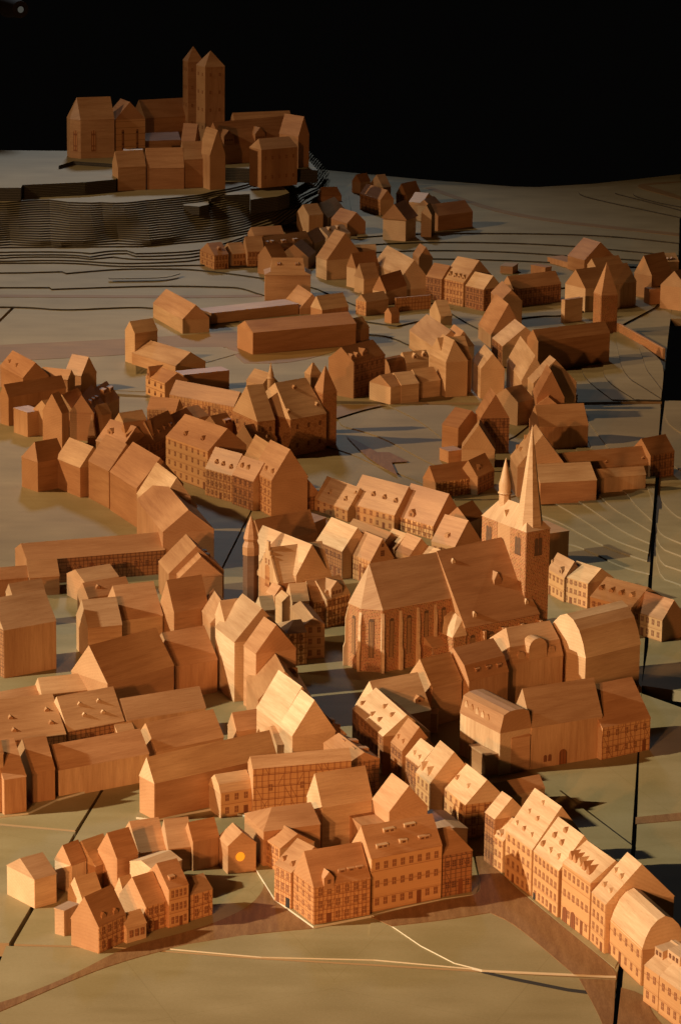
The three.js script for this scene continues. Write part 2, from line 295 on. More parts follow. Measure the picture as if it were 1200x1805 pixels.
// ---------------------------------------------------------------- the ground: boards, contour sheets, veneer roads
function rounded(pts) {                            // gentle corners of sawn curves are cut twice, sharp corners stay
  for (let k = 0; k < 2; k++) pts = pts.flatMap((p, i) => {
    const o = pts[(i + pts.length - 1) % pts.length], q = pts[(i + 1) % pts.length], a1 = Math.atan2(p[1] - o[1], p[0] - o[0]), a2 = Math.atan2(q[1] - p[1], q[0] - p[0]);
    const turn = Math.abs(Math.atan2(Math.sin(a2 - a1), Math.cos(a2 - a1)));
    return turn > 1.0 ? [p] : [[p[0] * 0.76 + o[0] * 0.24, p[1] * 0.76 + o[1] * 0.24], [p[0] * 0.76 + q[0] * 0.24, p[1] * 0.76 + q[1] * 0.24]];
  });
  return pts;
}
function sheet(name, mats, y, t, pts) {
  if (name === 'contour_sheet' || name === 'road') pts = rounded(pts);
  const s = new THREE.Shape(); pts.forEach(([a, b], i) => i ? s.lineTo(a * MM, -b * MM) : s.moveTo(a * MM, -b * MM));
  const g = new THREE.ExtrudeGeometry(s, { depth: t * MM, bevelEnabled: false }); g.rotateX(-Math.PI / 2);
  const o = lit(new THREE.Mesh(g, mats)); o.name = numbered(name); o.position.y = (y - t) * MM; o.userData.kind = 'structure'; scene.add(o);
  return o;
}
sheet('table_board', ply, 0, 14, [[-565, -2592], [-88, -3723], [37, -3654], [180, -3578], [433, -3472], [593, -3545], [702, -3623], [819, -3712], [710, -2674], [597, -1732], [539, -1232], [283, -1200], [-2, -1199], [-332, -1222], [-379, -1232], [-890, -1271], [-685, -1328]]);
sheet('table_board', ply, 0, 14, [[-2305, -3504], [-660, -3647], [-570, -2591], [-693, -1327], [-1077, -1339]]);
sheet('table_board', ply, 0, 14, [[824, -3712], [1265, -3905], [1191, -1981], [621, -1932], [716, -2674]]);
sheet('table_board', ply, 0, 14, [[-56, -1179], [-2, -1178], [282, -1179], [535, -1210], [461, -544], [376, 253], [312, 843], [267, 1208], [141, 1196], [-70, 1173], [-211, 1151], [-290, 1148], [-309, 1147], [-272, 840], [-256, 717], [-161, -151], [-135, -418]]);
sheet('table_board', ply, 0, 14, [[-962, -1240], [-378, -1211], [-330, -1205], [-59, -1179], [-137, -424], [-164, -151], [-259, 717], [-276, 837], [-395, 812], [-668, 777]]);
sheet('table_board', ply, 0, 14, [[-394, 819], [-276, 843], [-314, 1145], [-488, 1141]]);
sheet('table_board', ply, 0, 14, [[-316, 1152], [-211, 1155], [-70, 1177], [140, 1201], [266, 1213], [243, 1407], [-42, 1507], [-313, 1515], [-348, 1425], [-319, 1214]]);
sheet('table_board', ply, 0, 14, [[545, -1236], [859, -1230], [733, 476], [369, 317], [391, 159], [467, -545]]);
sheet('table_board', ply, 0, 14, [[366, 348], [409, 400], [693, 689], [536, 1533], [247, 1430], [273, 1205], [317, 843]]);
sheet('contour_sheet', plyd, 3, 3, [[-1399, -1894], [-654, -1951], [-596, -1949], [-528, -1926], [-420, -1961], [-365, -1965], [-218, -1861], [-46, -1726], [48, -1743], [89, -1720], [127, -1632], [227, -1499], [358, -1507], [509, -1825], [652, -2142], [814, -3675], [699, -3595], [591, -3517], [432, -3445], [179, -3542], [37, -3617], [-83, -3677], [-428, -3737], [-845, -3737], [-1840, -3834]]);
sheet('contour_sheet', plyd, 6, 3, [[-1438, -2067], [-673, -2127], [-576, -2134], [-570, -2117], [-452, -2148], [-345, -2168], [-230, -2164], [-199, -2155], [-156, -2082], [-49, -1966], [11, -1861], [101, -1804], [166, -1883], [207, -1923], [232, -1839], [253, -1783], [350, -1916], [436, -1922], [551, -2131], [664, -2257], [811, -3647], [697, -3567], [589, -3490], [430, -3418], [179, -3515], [37, -3589], [-83, -3649], [-427, -3709], [-842, -3709], [-1834, -3805]]);
sheet('contour_sheet', plyd, 9, 3, [[-1469, -2203], [-687, -2260], [-565, -2287], [-554, -2269], [-454, -2326], [-351, -2333], [-305, -2330], [-231, -2292], [-158, -2243], [-64, -2166], [-27, -2087], [32, -1962], [125, -1974], [214, -2047], [326, -2100], [443, -2196], [672, -2327], [808, -3619], [694, -3540], [587, -3463], [429, -3391], [178, -3487], [37, -3561], [-82, -3621], [-425, -3680], [-839, -3680], [-1827, -3776]]);
sheet('contour_sheet', plyd, 12, 3, [[-1490, -2296], [-697, -2354], [-551, -2371], [-460, -2334], [-375, -2347], [-288, -2365], [-202, -2347], [-76, -2406], [16, -2413], [110, -2458], [180, -2470], [344, -2463], [516, -2424], [679, -2386], [805, -3591], [692, -3512], [585, -3435], [427, -3364], [177, -3460], [37, -3534], [-82, -3593], [-424, -3652], [-836, -3652], [-1820, -3748]]);
sheet('contour_sheet', plyd, 15, 3, [[16, -2500], [158, -2550], [324, -2549], [498, -2496], [686, -2446], [802, -3563], [689, -3485], [583, -3408], [426, -3337], [177, -3433], [37, -3506], [-10, -3350]]);
sheet('contour_sheet', plyd, 18, 3, [[16, -2576], [188, -2636], [436, -2628], [693, -2507], [799, -3535], [687, -3457], [581, -3381], [424, -3310], [176, -3405], [36, -3478], [-4, -3332]]);
sheet('contour_sheet', plyd, 21, 3, [[28, -2655], [162, -2720], [442, -2735], [580, -2711], [707, -2638], [796, -3507], [684, -3430], [579, -3354], [423, -3284], [175, -3378], [36, -3451], [3, -3314]]);
sheet('contour_sheet', plyd, 24, 3, [[533, -3234], [612, -3114], [641, -3078], [741, -2943], [794, -3471], [682, -3402], [583, -3328], [545, -3316]]);
sheet('contour_sheet', plyd, 27, 3, [[621, -3239], [673, -3156], [749, -3023], [791, -3443], [679, -3375], [637, -3314], [620, -3263]]);
sheet('contour_sheet', plyd, 30, 3, [[654, -3199], [707, -3101], [752, -3051], [788, -3416], [691, -3357], [669, -3281]]);
sheet('contour_sheet', plyd, 13.5, 1.5, [[-466, -2209], [-356, -2223], [-331, -2261], [-326, -2256], [-353, -2205], [-464, -2191]]);
sheet('contour_sheet', plyd, 15, 3, [[-1489, -2293], [-698, -2357], [-630, -2375], [-552, -2380], [-455, -2350], [-370, -2368], [-290, -2400], [-199, -2623], [-78, -2953], [-63, -3346], [-824, -3536], [-1789, -3612]]);
sheet('contour_sheet', plyd, 18, 3, [[-1489, -2295], [-699, -2372], [-667, -2394], [-554, -2402], [-515, -2380], [-471, -2408], [-435, -2385], [-354, -2391], [-291, -2428], [-199, -2627], [-78, -2950], [-63, -3327], [-822, -3517], [-1781, -3575]]);
sheet('contour_sheet', plyd, 21, 3, [[-1490, -2298], [-701, -2388], [-668, -2403], [-555, -2411], [-516, -2389], [-478, -2430], [-444, -2433], [-424, -2402], [-367, -2412], [-292, -2444], [-200, -2637], [-78, -2955], [-63, -3325], [-819, -3498], [-1772, -3538]]);
sheet('contour_sheet', plyd, 24, 3, [[-1490, -2300], [-703, -2410], [-669, -2419], [-556, -2427], [-517, -2411], [-479, -2446], [-445, -2448], [-425, -2417], [-368, -2428], [-292, -2460], [-200, -2648], [-78, -2959], [-63, -3323], [-817, -3479], [-1764, -3501]]);
sheet('contour_sheet', plym, 1.8, 1.8, [[-41, -890], [11, -837], [51, -762], [92, -701], [120, -654], [168, -555], [252, -560], [346, -700], [377, -1176], [-2, -1171], [-17, -1170]]);
sheet('contour_sheet', plym, 3.6, 1.8, [[-8, -1012], [30, -979], [71, -919], [107, -835], [140, -760], [173, -719], [260, -724], [319, -835], [357, -1163], [17, -1160], [-2, -1159]]);
sheet('contour_sheet', plym, 5.4, 1.8, [[77, -1151], [119, -1060], [143, -989], [163, -909], [177, -857], [269, -900], [338, -1154]]);
sheet('contour_sheet', plym, 2.2, 2.2, [[266, -338], [324, -320], [354, -271], [387, -201], [422, -169], [462, -536], [532, -1180], [362, -1174], [299, -953], [257, -659]]);
sheet('contour_sheet', plym, 4.4, 2.2, [[274, -486], [317, -425], [353, -334], [382, -279], [424, -226], [457, -495], [471, -628], [530, -1166], [362, -1160], [289, -868]]);
sheet('contour_sheet', plym, 6.6, 2.2, [[287, -576], [317, -522], [360, -403], [383, -328], [429, -262], [454, -471], [529, -1148], [361, -1146], [293, -859]]);
sheet('contour_sheet', plym, 8.8, 2.2, [[329, -570], [356, -516], [378, -440], [405, -354], [434, -302], [456, -479], [527, -1130], [364, -1133], [302, -851]]);
sheet('contour_sheet', plym, 11, 2.2, [[364, -597], [383, -555], [395, -487], [421, -415], [441, -357], [459, -503], [525, -1112], [373, -1120]]);
sheet('contour_sheet', plym, 13.2, 2.2, [[400, -624], [423, -572], [429, -503], [447, -408], [461, -527], [523, -1095], [381, -1107]]);
sheet('contour_sheet', plym, 15.4, 2.2, [[436, -652], [458, -612], [456, -486], [522, -1081], [390, -1094]]);
sheet('contour_sheet', plym, 2.2, 2.2, [[429, -158], [461, -118], [537, 11], [688, -102], [857, -1216], [543, -1222], [465, -536]]);
sheet('contour_sheet', plym, 4.4, 2.2, [[435, -221], [467, -180], [546, -61], [695, -149], [855, -1202], [542, -1209], [464, -528]]);
sheet('contour_sheet', plym, 6.6, 2.2, [[442, -295], [473, -244], [554, -135], [702, -198], [853, -1188], [541, -1195], [463, -520]]);
sheet('contour_sheet', plym, 8.8, 2.2, [[448, -360], [479, -301], [560, -183], [710, -248], [850, -1174], [539, -1181], [463, -511]]);
sheet('contour_sheet', plym, 11, 2.2, [[468, -569], [479, -472], [491, -425], [577, -322], [717, -299], [848, -1160], [538, -1167]]);
sheet('contour_sheet', plym, 13.2, 2.2, [[492, -806], [518, -700], [594, -469], [730, -382], [846, -1147], [536, -1153]]);
sheet('contour_sheet', plym, 15.4, 2.2, [[524, -1021], [542, -932], [626, -733], [753, -534], [844, -1133], [535, -1140]]);
sheet('contour_sheet', plyd, 2.2, 2.2, [[418, -1468], [424, -1368], [455, -1230], [537, -1226], [577, -1563], [510, -1834], [443, -1711]]);
sheet('contour_sheet', plyd, 4.4, 2.2, [[453, -1437], [460, -1343], [493, -1223], [536, -1221], [574, -1543], [510, -1818], [484, -1704]]);
sheet('contour_sheet', plyd, 6.6, 2.2, [[499, -1714], [494, -1571], [490, -1462], [497, -1371], [509, -1331], [537, -1224], [571, -1523], [510, -1797]]);
sheet('contour_sheet', plyd, 8.8, 2.2, [[534, -1626], [534, -1539], [531, -1445], [537, -1377], [544, -1280], [569, -1503], [540, -1651]]);
sheet('plot_board', plyw, 2.4, 2.4, [[-61, 1027], [-21, 1099], [36, 1068], [62, 1048], [108, 1022], [141, 1009], [146, 992], [142, 889], [115, 754], [29, 648], [-30, 687], [-83, 814], [-83, 942]]);
sheet('plot_board', plyw, 2.4, 2.4, [[37, 1068], [56, 1095], [83, 1143], [114, 1184], [140, 1200], [266, 1210], [271, 1183], [288, 1040], [310, 866], [242, 695], [194, 715], [152, 847], [144, 993], [140, 1010], [108, 1024]]);
sheet('plot_board', plyw, 1.2, 1.2, [[-158, 1156], [-70, 1173], [38, 1176], [140, 1196], [84, 1141], [56, 1094], [36, 1067], [33, 1119], [-28, 1114], [-88, 1120], [-142, 1145]]);
sheet('joint', joint, 0.25, 0.25, [[141, 1198], [167, 1211], [219, 1236], [263, 1248], [262, 1256], [218, 1243], [166, 1218], [139, 1202]]);
sheet('plot_board', plyw, 2.4, 2.4, [[-303, 749], [-206, 661], [-214, 801], [-193, 807], [-136, 772], [-87, 796], [-94, 537], [-219, 522], [-419, 609], [-394, 817], [-330, 792]]);
sheet('road', road, 0.5, 0.5, [[-308, 1286], [-296, 1277], [-250, 1226], [-201, 1151], [-160, 1124], [-120, 1091], [-85, 1045], [-71, 995], [-75, 961], [-90, 941], [-84, 936], [-60, 1022], [-21, 1099], [-50, 1106], [-88, 1118], [-142, 1142], [-209, 1192], [-259, 1248], [-306, 1308], [-334, 1336], [-336, 1317]]);
sheet('road', road, 2.9, 0.5, [[36, 1074], [62, 1054], [107, 1028], [143, 1012], [148, 985], [144, 900], [148, 890], [180, 987], [228, 1102], [266, 1195], [266, 1210], [226, 1208], [176, 1085], [153, 1058], [112, 1077], [55, 1096]]);
sheet('road', road, 0.5, 0.5, [[231, 1213], [265, 1215], [256, 1310], [246, 1372], [246, 1311]]);
sheet('road', road, 0.5, 0.5, [[269, 1233], [290, 1248], [293, 1297], [313, 1358], [250, 1384]]);
sheet('road', road, 0.5, 0.5, [[-8, -982], [17, -933], [-1, -867], [-15, -923]]);
sheet('road', earth, 6, 0.5, [[-2, -1148], [73, -1151], [35, -1113], [-9, -1050], [-25, -1085]]);
sheet('road', road, 4.1, 0.5, [[7, -936], [34, -885], [56, -830], [75, -831], [104, -774], [78, -765], [86, -684], [56, -753], [34, -818]]);
sheet('road', earth, 0.5, 0.5, [[-911, -1524], [-618, -1611], [-387, -1681], [-193, -1759], [38, -1842], [50, -1694], [-84, -1486], [-174, -1485], [-209, -1618], [-378, -1544], [-545, -1490], [-887, -1372]]);
sheet('road', earth, 3.6, 0.5, [[-993, -2042], [-666, -2065], [-282, -2080], [-159, -2100], [-158, -2077], [-280, -2054], [-664, -2039], [-989, -2017]]);
sheet('road', earth, 21.6, 0.5, [[201, -3327], [331, -3044], [452, -2904], [717, -2753], [715, -2718], [450, -2868], [322, -3006], [185, -3317]]);
sheet('road', earth, 1, 0.5, [[322, -1999], [412, -2050], [399, -1923], [320, -1853]]);
sheet('road', earth, 30.6, 0.5, [[676, -3311], [696, -3264], [761, -3141], [766, -3197], [713, -3314], [701, -3346], [786, -3395], [787, -3408], [686, -3366]]);
sheet('road', road, 0.5, 0.5, [[322, 776], [373, 760], [437, 736], [434, 765], [371, 783], [320, 797]]);
sheet('road', road, 0.5, 0.5, [[-50, -484], [127, -234], [78, -161], [-32, -390]]);
sheet('plot_board', ply, 0.9, 0.9, [[-367, -1528], [-311, -1609], [-217, -1615], [-183, -1569], [-244, -1479], [-271, -1422], [-357, -1380]]);
sheet('plot_board', ply, 0.9, 0.9, [[-689, -1359], [-543, -1470], [-407, -1526], [-341, -1473], [-333, -1248], [-381, -1254], [-520, -1237], [-673, -1228]]);
sheet('pavement', ply, 3, 0.6, [[150, 890], [181, 984], [228, 1102], [266, 1193], [272, 1171], [285, 1041], [232, 854], [194, 717], [162, 806]]);

// ---------------------------------------------------------------- the castle hill, a stack of dark-edged sheets
{
  const hill = new THREE.Group(); hill.name = 'castle_hill'; hill.userData.kind = 'structure'; scene.add(hill);
  const foot = [[-1490,-2300], [-707,-2448], [-559,-2466], [-418,-2483], [-286,-2560], [-200,-2662], [-143,-2764], [-97,-2988], [-67,-3225], [-48,-3391], [-38,-3494]];
  const line = [];
  for (let i = 0; i + 1 < foot.length; i++) { const n = Math.max(2, Math.round(Math.hypot(foot[i + 1][0] - foot[i][0], foot[i + 1][1] - foot[i][1]) / 22)); for (let k = 0; k < n; k++) line.push([foot[i][0] + (foot[i + 1][0] - foot[i][0]) * k / n, foot[i][1] + (foot[i + 1][1] - foot[i][1]) * k / n]); }
  line.push(foot.at(-1));
  const layer = (pts, y, t) => {
    const s = new THREE.Shape(); pts.forEach(([a, b], i) => i ? s.lineTo(a * MM, -b * MM) : s.moveTo(a * MM, -b * MM));
    const g = new THREE.ExtrudeGeometry(s, { depth: t * MM, bevelEnabled: false }); g.rotateX(-Math.PI / 2);
    const o = part('plywood_layer', g, plyd, hill); o.position.y = y * MM;
  };
  const N = 21, t = 3.47;
  for (let k = 0; k < N; k++) {
    const pts = line.map(([a, b]) => {
      const right = clamp((a + 330) / 330, 0, 1), n = (noise(a * 0.013 + 2, k * 0.06) - 0.5) * 60 * Math.min(1, k / 3) + (noise(a * 0.045, k * 0.12) - 0.5) * 14;
      return [a - k * (1 + right * 3.6), b - k * 7.2 + n * (k > 0 ? 1 : 0.2)];
    });
    const e = pts.at(-1);
    layer([...pts, [e[0] - 10, -3200], [-1200, -3200]], 24 + k * t, t - 0.15);
  }
  layer([[-1533, -2503], [-678, -2604], [-679, -2641], [-551, -2689], [-488, -2733], [-490, -2874], [-345, -2903], [-252, -2911], [-60, -2896], [-80, -3024], [-625, -3128], [-1670, -3102]], 97.0, 3.23);
  layer([[-1533, -2504], [-678, -2605], [-679, -2642], [-551, -2690], [-488, -2734], [-490, -2875], [-345, -2904], [-252, -2912], [-60, -2897], [-80, -3025], [-625, -3129], [-1670, -3103]], 100.4, 3.23);
  layer([[-1533, -2505], [-678, -2606], [-679, -2643], [-551, -2691], [-488, -2735], [-490, -2876], [-345, -2905], [-252, -2913], [-60, -2898], [-80, -3026], [-625, -3130], [-1670, -3104]], 103.8, 3.23);
  layer([[-1533, -2506], [-678, -2607], [-679, -2644], [-551, -2692], [-488, -2736], [-490, -2877], [-345, -2906], [-252, -2914], [-60, -2899], [-80, -3027], [-625, -3131], [-1670, -3105]], 107.1, 3.23);
  layer([[-1533, -2507], [-678, -2608], [-679, -2645], [-551, -2693], [-488, -2737], [-490, -2878], [-345, -2907], [-252, -2915], [-60, -2900], [-80, -3028], [-625, -3132], [-1670, -3106]], 110.5, 3.23);
  layer([[-1533, -2508], [-678, -2609], [-679, -2646], [-551, -2694], [-488, -2738], [-490, -2879], [-345, -2908], [-252, -2916], [-60, -2901], [-80, -3029], [-625, -3133], [-1670, -3107]], 113.9, 3.23);
  layer([[-1533, -2509], [-678, -2610], [-679, -2647], [-551, -2695], [-488, -2739], [-490, -2880], [-345, -2909], [-252, -2917], [-60, -2902], [-80, -3030], [-625, -3134], [-1670, -3108]], 117.3, 3.23);
  layer([[-1533, -2510], [-678, -2611], [-679, -2648], [-551, -2696], [-488, -2740], [-490, -2881], [-345, -2910], [-252, -2918], [-60, -2903], [-80, -3031], [-625, -3135], [-1670, -3109]], 120.6, 3.23);
  layer([[-553, -2715], [-490, -2766], [-491, -2899], [-260, -2959], [-259, -3083], [-581, -3054]], 97.0, 3.60);
  layer([[-553, -2716], [-490, -2767], [-491, -2900], [-260, -2960], [-259, -3084], [-581, -3055]], 100.8, 3.60);
  layer([[-553, -2717], [-490, -2768], [-491, -2901], [-260, -2961], [-259, -3085], [-581, -3056]], 104.5, 3.60);
  layer([[-553, -2718], [-490, -2769], [-491, -2902], [-260, -2962], [-259, -3086], [-581, -3057]], 108.3, 3.60);
  layer([[-622, -2865], [-596, -2932], [-500, -2900], [-464, -2928], [-439, -3013], [-616, -3030]], 124.0, 3.85);
  layer([[-622, -2866], [-596, -2933], [-500, -2901], [-464, -2929], [-439, -3014], [-616, -3031]], 128.0, 3.85);
  layer([[-462, -2688], [-400, -2671], [-395, -2693], [-345, -2697], [-342, -2742], [-285, -2717], [-263, -2764], [-269, -2870], [-470, -2814]], 62.0, 3.56);
  layer([[-462, -2689], [-400, -2672], [-395, -2694], [-345, -2698], [-342, -2743], [-285, -2718], [-263, -2765], [-269, -2871], [-470, -2815]], 65.7, 3.56);
  layer([[-462, -2690], [-400, -2673], [-395, -2695], [-345, -2699], [-342, -2744], [-285, -2719], [-263, -2766], [-269, -2872], [-470, -2816]], 69.4, 3.56);
  layer([[-462, -2691], [-400, -2674], [-395, -2696], [-345, -2700], [-342, -2745], [-285, -2720], [-263, -2767], [-269, -2873], [-470, -2817]], 73.1, 3.56);
  layer([[-462, -2692], [-400, -2675], [-395, -2697], [-345, -2701], [-342, -2746], [-285, -2721], [-263, -2768], [-269, -2874], [-470, -2818]], 76.9, 3.56);
  layer([[-462, -2693], [-400, -2676], [-395, -2698], [-345, -2702], [-342, -2747], [-285, -2722], [-263, -2769], [-269, -2875], [-470, -2819]], 80.6, 3.56);
  layer([[-462, -2694], [-400, -2677], [-395, -2699], [-345, -2703], [-342, -2748], [-285, -2723], [-263, -2770], [-269, -2876], [-470, -2820]], 84.3, 3.56);
  layer([[-609, -2600], [-558, -2619], [-500, -2567], [-442, -2671], [-443, -2774], [-562, -2817], [-623, -2759]], 50.0, 3.28);
  layer([[-609, -2601], [-558, -2620], [-500, -2568], [-442, -2672], [-443, -2775], [-562, -2818], [-623, -2760]], 53.4, 3.28);
  layer([[-609, -2602], [-558, -2621], [-500, -2569], [-442, -2673], [-443, -2776], [-562, -2819], [-623, -2761]], 56.9, 3.28);
  layer([[-609, -2603], [-558, -2622], [-500, -2570], [-442, -2674], [-443, -2777], [-562, -2820], [-623, -2762]], 60.3, 3.28);
  layer([[-609, -2604], [-558, -2623], [-500, -2571], [-442, -2675], [-443, -2778], [-562, -2821], [-623, -2763]], 63.7, 3.28);
  layer([[-609, -2605], [-558, -2624], [-500, -2572], [-442, -2676], [-443, -2779], [-562, -2822], [-623, -2764]], 67.1, 3.28);
  layer([[-609, -2606], [-558, -2625], [-500, -2573], [-442, -2677], [-443, -2780], [-562, -2823], [-623, -2765]], 70.6, 3.28);
  layer([[-340, -2651], [-306, -2639], [-287, -2669], [-294, -2757], [-341, -2724]], 66.0, 3.45);
  layer([[-340, -2652], [-306, -2640], [-287, -2670], [-294, -2758], [-341, -2725]], 69.6, 3.45);
  layer([[-340, -2653], [-306, -2641], [-287, -2671], [-294, -2759], [-341, -2726]], 73.2, 3.45);
  layer([[-340, -2654], [-306, -2642], [-287, -2672], [-294, -2760], [-341, -2727]], 76.8, 3.45);
  layer([[-340, -2655], [-306, -2643], [-287, -2673], [-294, -2761], [-341, -2728]], 80.4, 3.45);
  layer([[-257, -2750], [-204, -2769], [-200, -2695], [-184, -2711], [-143, -2744], [-119, -2791], [-133, -2867], [-257, -2856]], 60.0, 3.18);
  layer([[-257, -2751], [-204, -2770], [-200, -2696], [-184, -2712], [-143, -2745], [-119, -2792], [-133, -2868], [-257, -2857]], 63.3, 3.18);
  layer([[-257, -2752], [-204, -2771], [-200, -2697], [-184, -2713], [-143, -2746], [-119, -2793], [-133, -2869], [-257, -2858]], 66.7, 3.18);
  layer([[-257, -2753], [-204, -2772], [-200, -2698], [-184, -2714], [-143, -2747], [-119, -2794], [-133, -2870], [-257, -2859]], 70.0, 3.18);
  layer([[-257, -2754], [-204, -2773], [-200, -2699], [-184, -2715], [-143, -2748], [-119, -2795], [-133, -2871], [-257, -2860]], 73.3, 3.18);
  layer([[-257, -2755], [-204, -2774], [-200, -2700], [-184, -2716], [-143, -2749], [-119, -2796], [-133, -2872], [-257, -2861]], 76.7, 3.18);
  layer([[-257, -2756], [-204, -2775], [-200, -2701], [-184, -2717], [-143, -2750], [-119, -2797], [-133, -2873], [-257, -2862]], 80.0, 3.18);
  layer([[-257, -2757], [-204, -2776], [-200, -2702], [-184, -2718], [-143, -2751], [-119, -2798], [-133, -2874], [-257, -2863]], 83.3, 3.18);
  layer([[-257, -2758], [-204, -2777], [-200, -2703], [-184, -2719], [-143, -2752], [-119, -2799], [-133, -2875], [-257, -2864]], 86.7, 3.18);
  layer([[-1523, -2445], [-745, -2577], [-677, -2583], [-678, -2640], [-761, -2721], [-1571, -2655]], 40.0, 3.18);
  layer([[-1523, -2446], [-745, -2578], [-677, -2584], [-678, -2641], [-761, -2722], [-1571, -2656]], 43.3, 3.18);
  layer([[-1523, -2447], [-745, -2579], [-677, -2585], [-678, -2642], [-761, -2723], [-1571, -2657]], 46.7, 3.18);
  layer([[-1523, -2448], [-745, -2580], [-677, -2586], [-678, -2643], [-761, -2724], [-1571, -2658]], 50.0, 3.18);
  layer([[-1523, -2449], [-745, -2581], [-677, -2587], [-678, -2644], [-761, -2725], [-1571, -2659]], 53.3, 3.18);
  layer([[-1523, -2450], [-745, -2582], [-677, -2588], [-678, -2645], [-761, -2726], [-1571, -2660]], 56.7, 3.18);
  layer([[-1523, -2451], [-745, -2583], [-677, -2589], [-678, -2646], [-761, -2727], [-1571, -2661]], 60.0, 3.18);
  layer([[-1523, -2452], [-745, -2584], [-677, -2590], [-678, -2647], [-761, -2728], [-1571, -2662]], 63.3, 3.18);
  layer([[-1523, -2453], [-745, -2585], [-677, -2591], [-678, -2648], [-761, -2729], [-1571, -2663]], 66.7, 3.18);
  layer([[-1523, -2454], [-745, -2586], [-677, -2592], [-678, -2649], [-761, -2730], [-1571, -2664]], 70.0, 3.18);
  layer([[-1523, -2455], [-745, -2587], [-677, -2593], [-678, -2650], [-761, -2731], [-1571, -2665]], 73.3, 3.18);
  layer([[-1523, -2456], [-745, -2588], [-677, -2594], [-678, -2651], [-761, -2732], [-1571, -2666]], 76.7, 3.18);
}

// ---------------------------------------------------------------- the houses
house('gabled_house', 'pale wooden house with a plain bright gable end, leftmost building of the front row', 'model house', [-303.1, 1029.7, 39.9, 0], [26.6, 48.9, 31.1, 15], { tint: 6 });
house('gabled_house', 'small dark-roofed wooden house just right of the pale leftmost front house', 'model house', [-266.9, 998.5, 49.0, 0], [21.3, 24.5, 30, 18.4], { tint: 3 });
house('shed', 'tiny wooden lean-to shed between the pale leftmost house and the flared roof house', 'model shed', [-249.1, 1038.7, -142.6, 0], [24.2, 27.1, 11.6, 18.3], { tint: 6 });
house('gabled_house', 'long low brown house left of the dark stepped row behind the front left cottages', 'model house', [-246.6, 979, 47.0, 0], [29.8, 41.6, 25.3, 21.6], { tint: 4 });
house('gabled_house', 'brown row house with shaded front, second from left in the lower left back row', 'model house', [-219.4, 993.9, 40.3, 0], [26.3, 32.8, 38, 22.7], { tint: 2 });
house('gabled_house', 'tall broad-roofed brown house in the middle of the curved back row at lower left', 'model house', [-197.5, 927.7, 25.1, 0], [31.5, 52.1, 22.5, 25.2]);
house('gabled_house', 'light narrow-roofed house right of the broad brown roof in the lower left back row', 'model house', [-164.2, 934.4, 19.0, 0], [25.4, 32.4, 26.1, 26.1]);
house('gabled_house', 'dark-fronted house directly left of the little house with the orange round light', 'model house', [-138.6, 932.9, 32.4, 0], [30.8, 20.7, 32.5, 17.4], { tint: 4 });
house('lit_house', 'small gabled wooden house with a glowing orange round light in its front wall', 'model house', [-101.1, 938.3, -68.8, 0], [29.5, 30.9, 30.8, 13.2], { lamp: [17.7,2] });
house('half_timbered_house', 'half-timbered corner house with two roof dormers and a large plain gable, front left', 'model house', [-227.9, 1141.6, 53.3, 0], [39.9, 35.3, 28, 26.3], { f: 'T2x4', dm: [[-8.7, 0.159, 'g', 6, 6], [8.3, 0.12, 'g', 6, 6]] });
house('gabled_house', 'lowest single-storey cottage squeezed between two half-timbered houses at lower left', 'model house', [-198.2, 1126.6, 39.0, 0], [23.7, 21, 16.2, 10.9], { f: 'N1x3' });
house('half_timbered_house', 'half-timbered house with plain grey-brown roof and bright left gable, lower left cluster', 'model house', [-188.5, 1091.2, 41.2, 0], [24.9, 42.8, 27.7, 24.2], { f: 'T2x3' });
house('gabled_house', 'tallest narrow three-storey house with a single dormer in the lower left cluster', 'model house', [-165.6, 1078.7, 36.5, 0], [23.2, 42.5, 41, 20.3], { f: 'P3x4', dm: [[-3.1, 0.279, 's', 7, 5]] });
house('gabled_house', 'small two-storey engraved house at the right end of the lower left cluster', 'model house', [-141.7, 1063.2, 39.6, 0], [28.1, 30.7, 27.6, 11.7], { f: 'T2x2' });
house('gabled_house', 'small light-gabled back building behind the lowest cottage at lower left', 'model house', [-207, 1074.1, 41.5, 0], [13.5, 17.2, 26, 17.2]);
house('gabled_house', 'pale back building tucked behind the tall narrow three-storey house at lower left', 'model house', [-180.5, 1008.5, 47.3, 0], [40.2, 34, 34, 5.5], { tint: 3 });
house('annex', 'narrow light block leaning on the left gable of the half-timbered corner house', 'model annex', [-261.1, 1113.9, 56.3, 0], [22, 12.2, 25.6, 0], { flat: 1 });
house('half_timbered_house', 'half-timbered corner house with a wall dormer on the white-edged plot at front centre', 'model house', [-3.4, 1060.5, 26.7, 2.4], [62.1, 45.2, 39.2, 30.1], { f: 'D3x6', l: 'D4x3', dm: [[-15, 0, 'W', 11, 14], [2.7, 0.259, 's', 8, 4], [12.8, 0.264, 's', 8, 4], [22.4, 0.265, 's', 8, 4]] });
house('town_house', 'tall three-storey house with five flat dormers and many engraved windows at front centre', 'model house', [60.1, 1023.2, 29.6, 2.4], [81.4, 41.4, 57, 26.8], { f: 'P3x8', dm: [[-25, 0.242, 's', 13, 5], [-12.1, 0.676, 's', 13, 5], [-0.5, 0.269, 's', 9, 5], [12.1, 0.701, 's', 13, 5], [23.5, 0.26, 's', 13, 5]] });
house('half_timbered_house', 'dark half-timbered house with hipped roof right of the tall three-storey house', 'model house', [111, 990.2, 27.9, 2.4], [34.6, 46, 44.9, 20], { f: 'K2x4', hip: [0,14], tint: 4 });
house('half_timbered_house', 'half-timbered house with a light left roof behind the corner house at front centre', 'model house', [-49.4, 933.1, -59.7, 2.4], [40.1, 40.4, 27.9, 12.4], { f: 'D2x4' });
